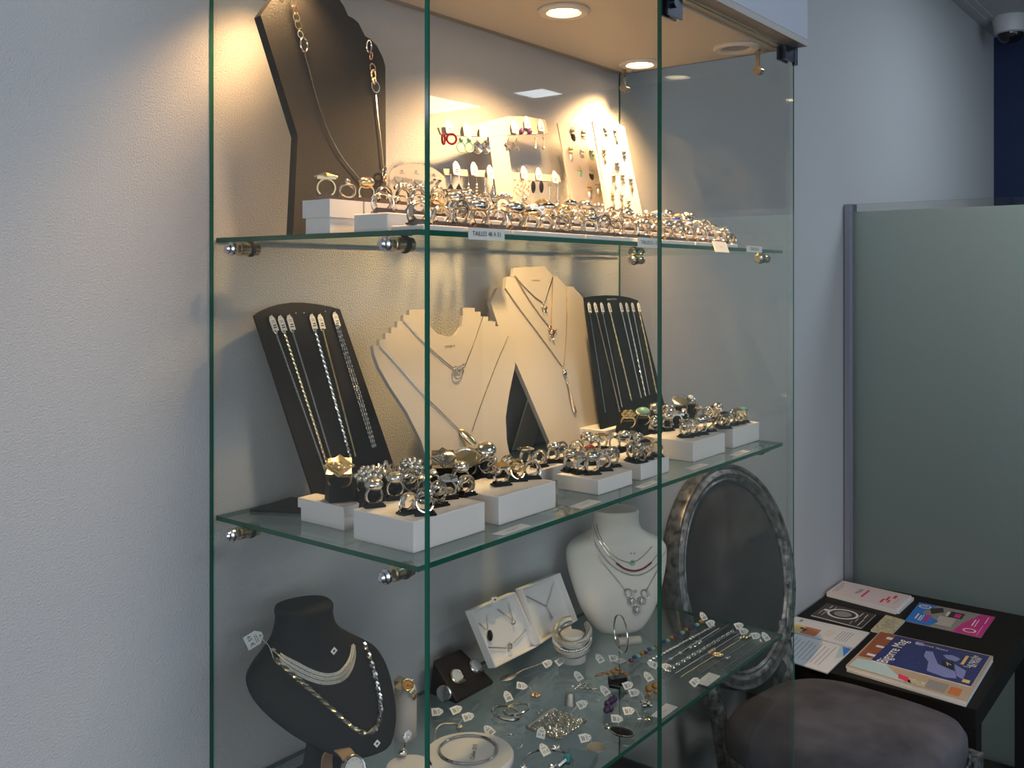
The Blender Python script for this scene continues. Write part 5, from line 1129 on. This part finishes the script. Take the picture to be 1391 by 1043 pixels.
prn(t, at, 'building', 'pages', [rect(.36, .58, .45+.07*k, .48+.07*k) for k in range(6)]+[rect(.42, .47, .18, .38)]); prn(t, at, 'dark_picture', 'ink', [rect(.46, .64, .14, .42), [(.18, .2), (.33, .05), (.38, .25), (.25, .45)]]); prn(t, at, 'pink_panel', 'flyer_magenta', [rect(.53, .61, .2, .38)], .0005); prn(t, at, 'pink_panel', 'flyer_magenta', [rect(.21, .26, .52, .84)], .0005)
prn(t, at, 'white_print', 'paper', [rect(.09, .11, .55, .8), rect(.14, .155, .6, .85), rect(.17, .18, .55, .85), rect(.80, .815, .3, .6), rect(.84, .85, .28, .62), rect(.93, .94, .1, .4), rect(.93, .935, .5, .95)], .0006)
[mk('circle_logo', MB().torus(at(a, b, .0006), .015, .002, (0, 0, 1), 24, 4, .2), 'paper', t, False) for a, b in ((.11, .17), (.82, .82))]; ptext(t, at, '26', (.11, .17), ((0, -1),), .02, 'paper', h=.0007)
# magazines, three in a pile
sheet([(1196, 862), (1349, 896), (1312, 957), (1150, 909)], z, .0055, 'pages', 'magazine', 'magazine at the bottom of the pile on the table', 'magazine')
t, at = sheet([(1195.5, 857.5), (1349, 891), (1313, 952.5), (1149, 903.5)], z+.0058, .007, 'magazine_tan', 'magazine', 'rust-covered magazine in the middle of the pile', 'magazine')
prn(t, at, 'cover_photo', 'magazine_rust', [[(0.01, .01), (.42, .01), (.42, .3), (.12, .7), (.02, .72)]]); prn(t, at, 'cover_photo', 'magazine_sky', [[(.03, .78), (.25, .72), (.5, .98), (.02, .98)]]); prn(t, at, 'title_letter', 'flyer_white', [rect(.1, .2, .10, .16), rect(.08, .19, .36, .41), rect(.07, .18, .60, .65)], .0005)
prn(t, at, 'cover_photo', 'red_print', [[(.42, .86), (.5, .88), (.56, .97), (.44, .95)]], .0005); prn(t, at, 'cover_photo', 'flyer_grey', [rect(.66, .82, .80, .97)], .0005); prn(t, at, 'cover_photo', 'flyer_orange', [rect(.84, .93, .82, .96)], .0005); prn(t, at, 'cover_photo', 'booklet', [rect(.52, .66, .88, .97), rect(.45, .62, .02, .07)], .0005)
t, at = sheet([(1217.5, 863), (1344.5, 891), (1319, 932), (1183.5, 896)], z+.0131, .0024, 'magazine_blue', 'magazine', 'dark blue magazine titled Bigorre Mag on top of the pile', 'magazine')
m = MB(); o = at(.115, .56, .0004); u = (at(.10, 0)-at(.10, 1)).normalized(); v = V((0, 0, 1)).cross(u); text(m, 'Bigorre Mag', o, u, v, (0, 0, 1), .038); mk('title_lettering', m, 'paper', t, False)
star = []; random.seed(3)
for k in range(26): a, b = random.uniform(.22, .9), random.uniform(.05, .9); s_ = random.uniform(.003, .009); star.append(rect(a, a+s_, b, b+s_*2))
prn(t, at, 'star_pattern', 'magazine_star', star)
prn(t, at, 'cover_figure', 'magazine_star', [[(.40, .30), (.47, .28), (.52, .42), (.60, .62), (.80, .72), (.84, .90), (.74, .95), (.55, .90), (.50, .62), (.42, .48)], [(.58, .30), (.66, .24), (.76, .30), (.74, .42), (.64, .40)], [(.74, .5), (.88, .62), (.9, .88), (.82, .82)], [(.24, .06), (.32, .05), (.34, .16), (.26, .18)]], .0005)
prn(t, at, 'cover_emblem', 'stone_black', [[(.60, .46), (.72, .44), (.76, .66), (.64, .62)]], .0006); prn(t, at, 'emblem_outline', 'flyer_white', [[(.655, .5), (.665, .5), (.70, .6), (.69, .6)], [(.655, .5), (.72, .55), (.72, .565), (.655, .515)]], .0008)
prn(t, at, 'yellow_strip', 'flyer_yellow', [rect(.79, .82, .16, .46)], .0006); prn(t, at, 'yellow_badge', 'flyer_yellow', [rect(.90, .97, .86, .95)], .0006); m = MB()
for k, s in enumerate(('Le marche', 'de Noel')): text(m, s, at(.87+.045*k, .30, .0006), u, v, (0, 0, 1), .022)
mk('cover_lettering', m, 'paper', t, False); m = MB(); text(m, 'Bonnes fetes', at(.42, .13, .0006), uu, vv, (0, 0, 1), .016); mk('script_lettering', m, 'flyer_white', t, False)
# ================================================================== CAMERA, LIGHT, WORLD
cam = bpy.data.cameras.new('camera'); co = bpy.data.objects.new('camera', cam); col.objects.link(co)
co.location = EY; co.rotation_euler = (pi/2, 0, A-pi/2)
cam.sensor_width = 36; cam.lens = 36*F/1391; cam.shift_x = 0; cam.shift_y = -(521.5-HY)/1391; cam.clip_start = .02
bpy.context.scene.camera = co
def area(name, loc, rot, sx, sy, e, c):
    l = bpy.data.lights.new(name, 'AREA'); l.shape = 'RECTANGLE'; l.size = sx; l.size_y = sy; l.energy = e; l.color = c
    o = bpy.data.objects.new(name, l); o.location = loc; o.rotation_euler = rot; col.objects.link(o); return o
area('daylight_window', (-1.05, -4.0, 1.45), (pi/2, 0, 0), 2.6, 1.8, P_W1, (.80, .89, 1))
area('daylight_window', (2.0, -4.0, 1.45), (pi/2, 0, 0), 2.7, 1.8, P_W2, (.56, .79, 1))
area('daylight_window', (-3.0, -1.6, 1.5), (pi/2, 0, -pi/2), 3.5, 1.9, P_W3, (.78, .88, 1))
wd = bpy.data.worlds.new('world'); bpy.context.scene.world = wd; wd.use_nodes = True
bg = wd.node_tree.nodes['Background']; bg.inputs[0].default_value = (.55, .68, .9, 1); bg.inputs[1].default_value = .6
sc = bpy.context.scene
sc.view_settings.view_transform = 'Standard'; sc.view_settings.look = 'None'; sc.view_settings.gamma = 1; sc.view_settings.exposure = EXPO
cy = sc.cycles
cy.max_bounces = 10; cy.diffuse_bounces = 4; cy.glossy_bounces = 5; cy.transparent_max_bounces = 24; cy.transmission_bounces = 4
cy.caustics_reflective = False; cy.caustics_refractive = False; cy.sample_clamp_indirect = 4; cy.blur_glossy = .5
cy.use_denoising = True
try: cy.denoiser = 'OPENIMAGEDENOISE'
except Exception: pass
for o in bpy.data.objects:
    if '_L' in o: del o['_L']
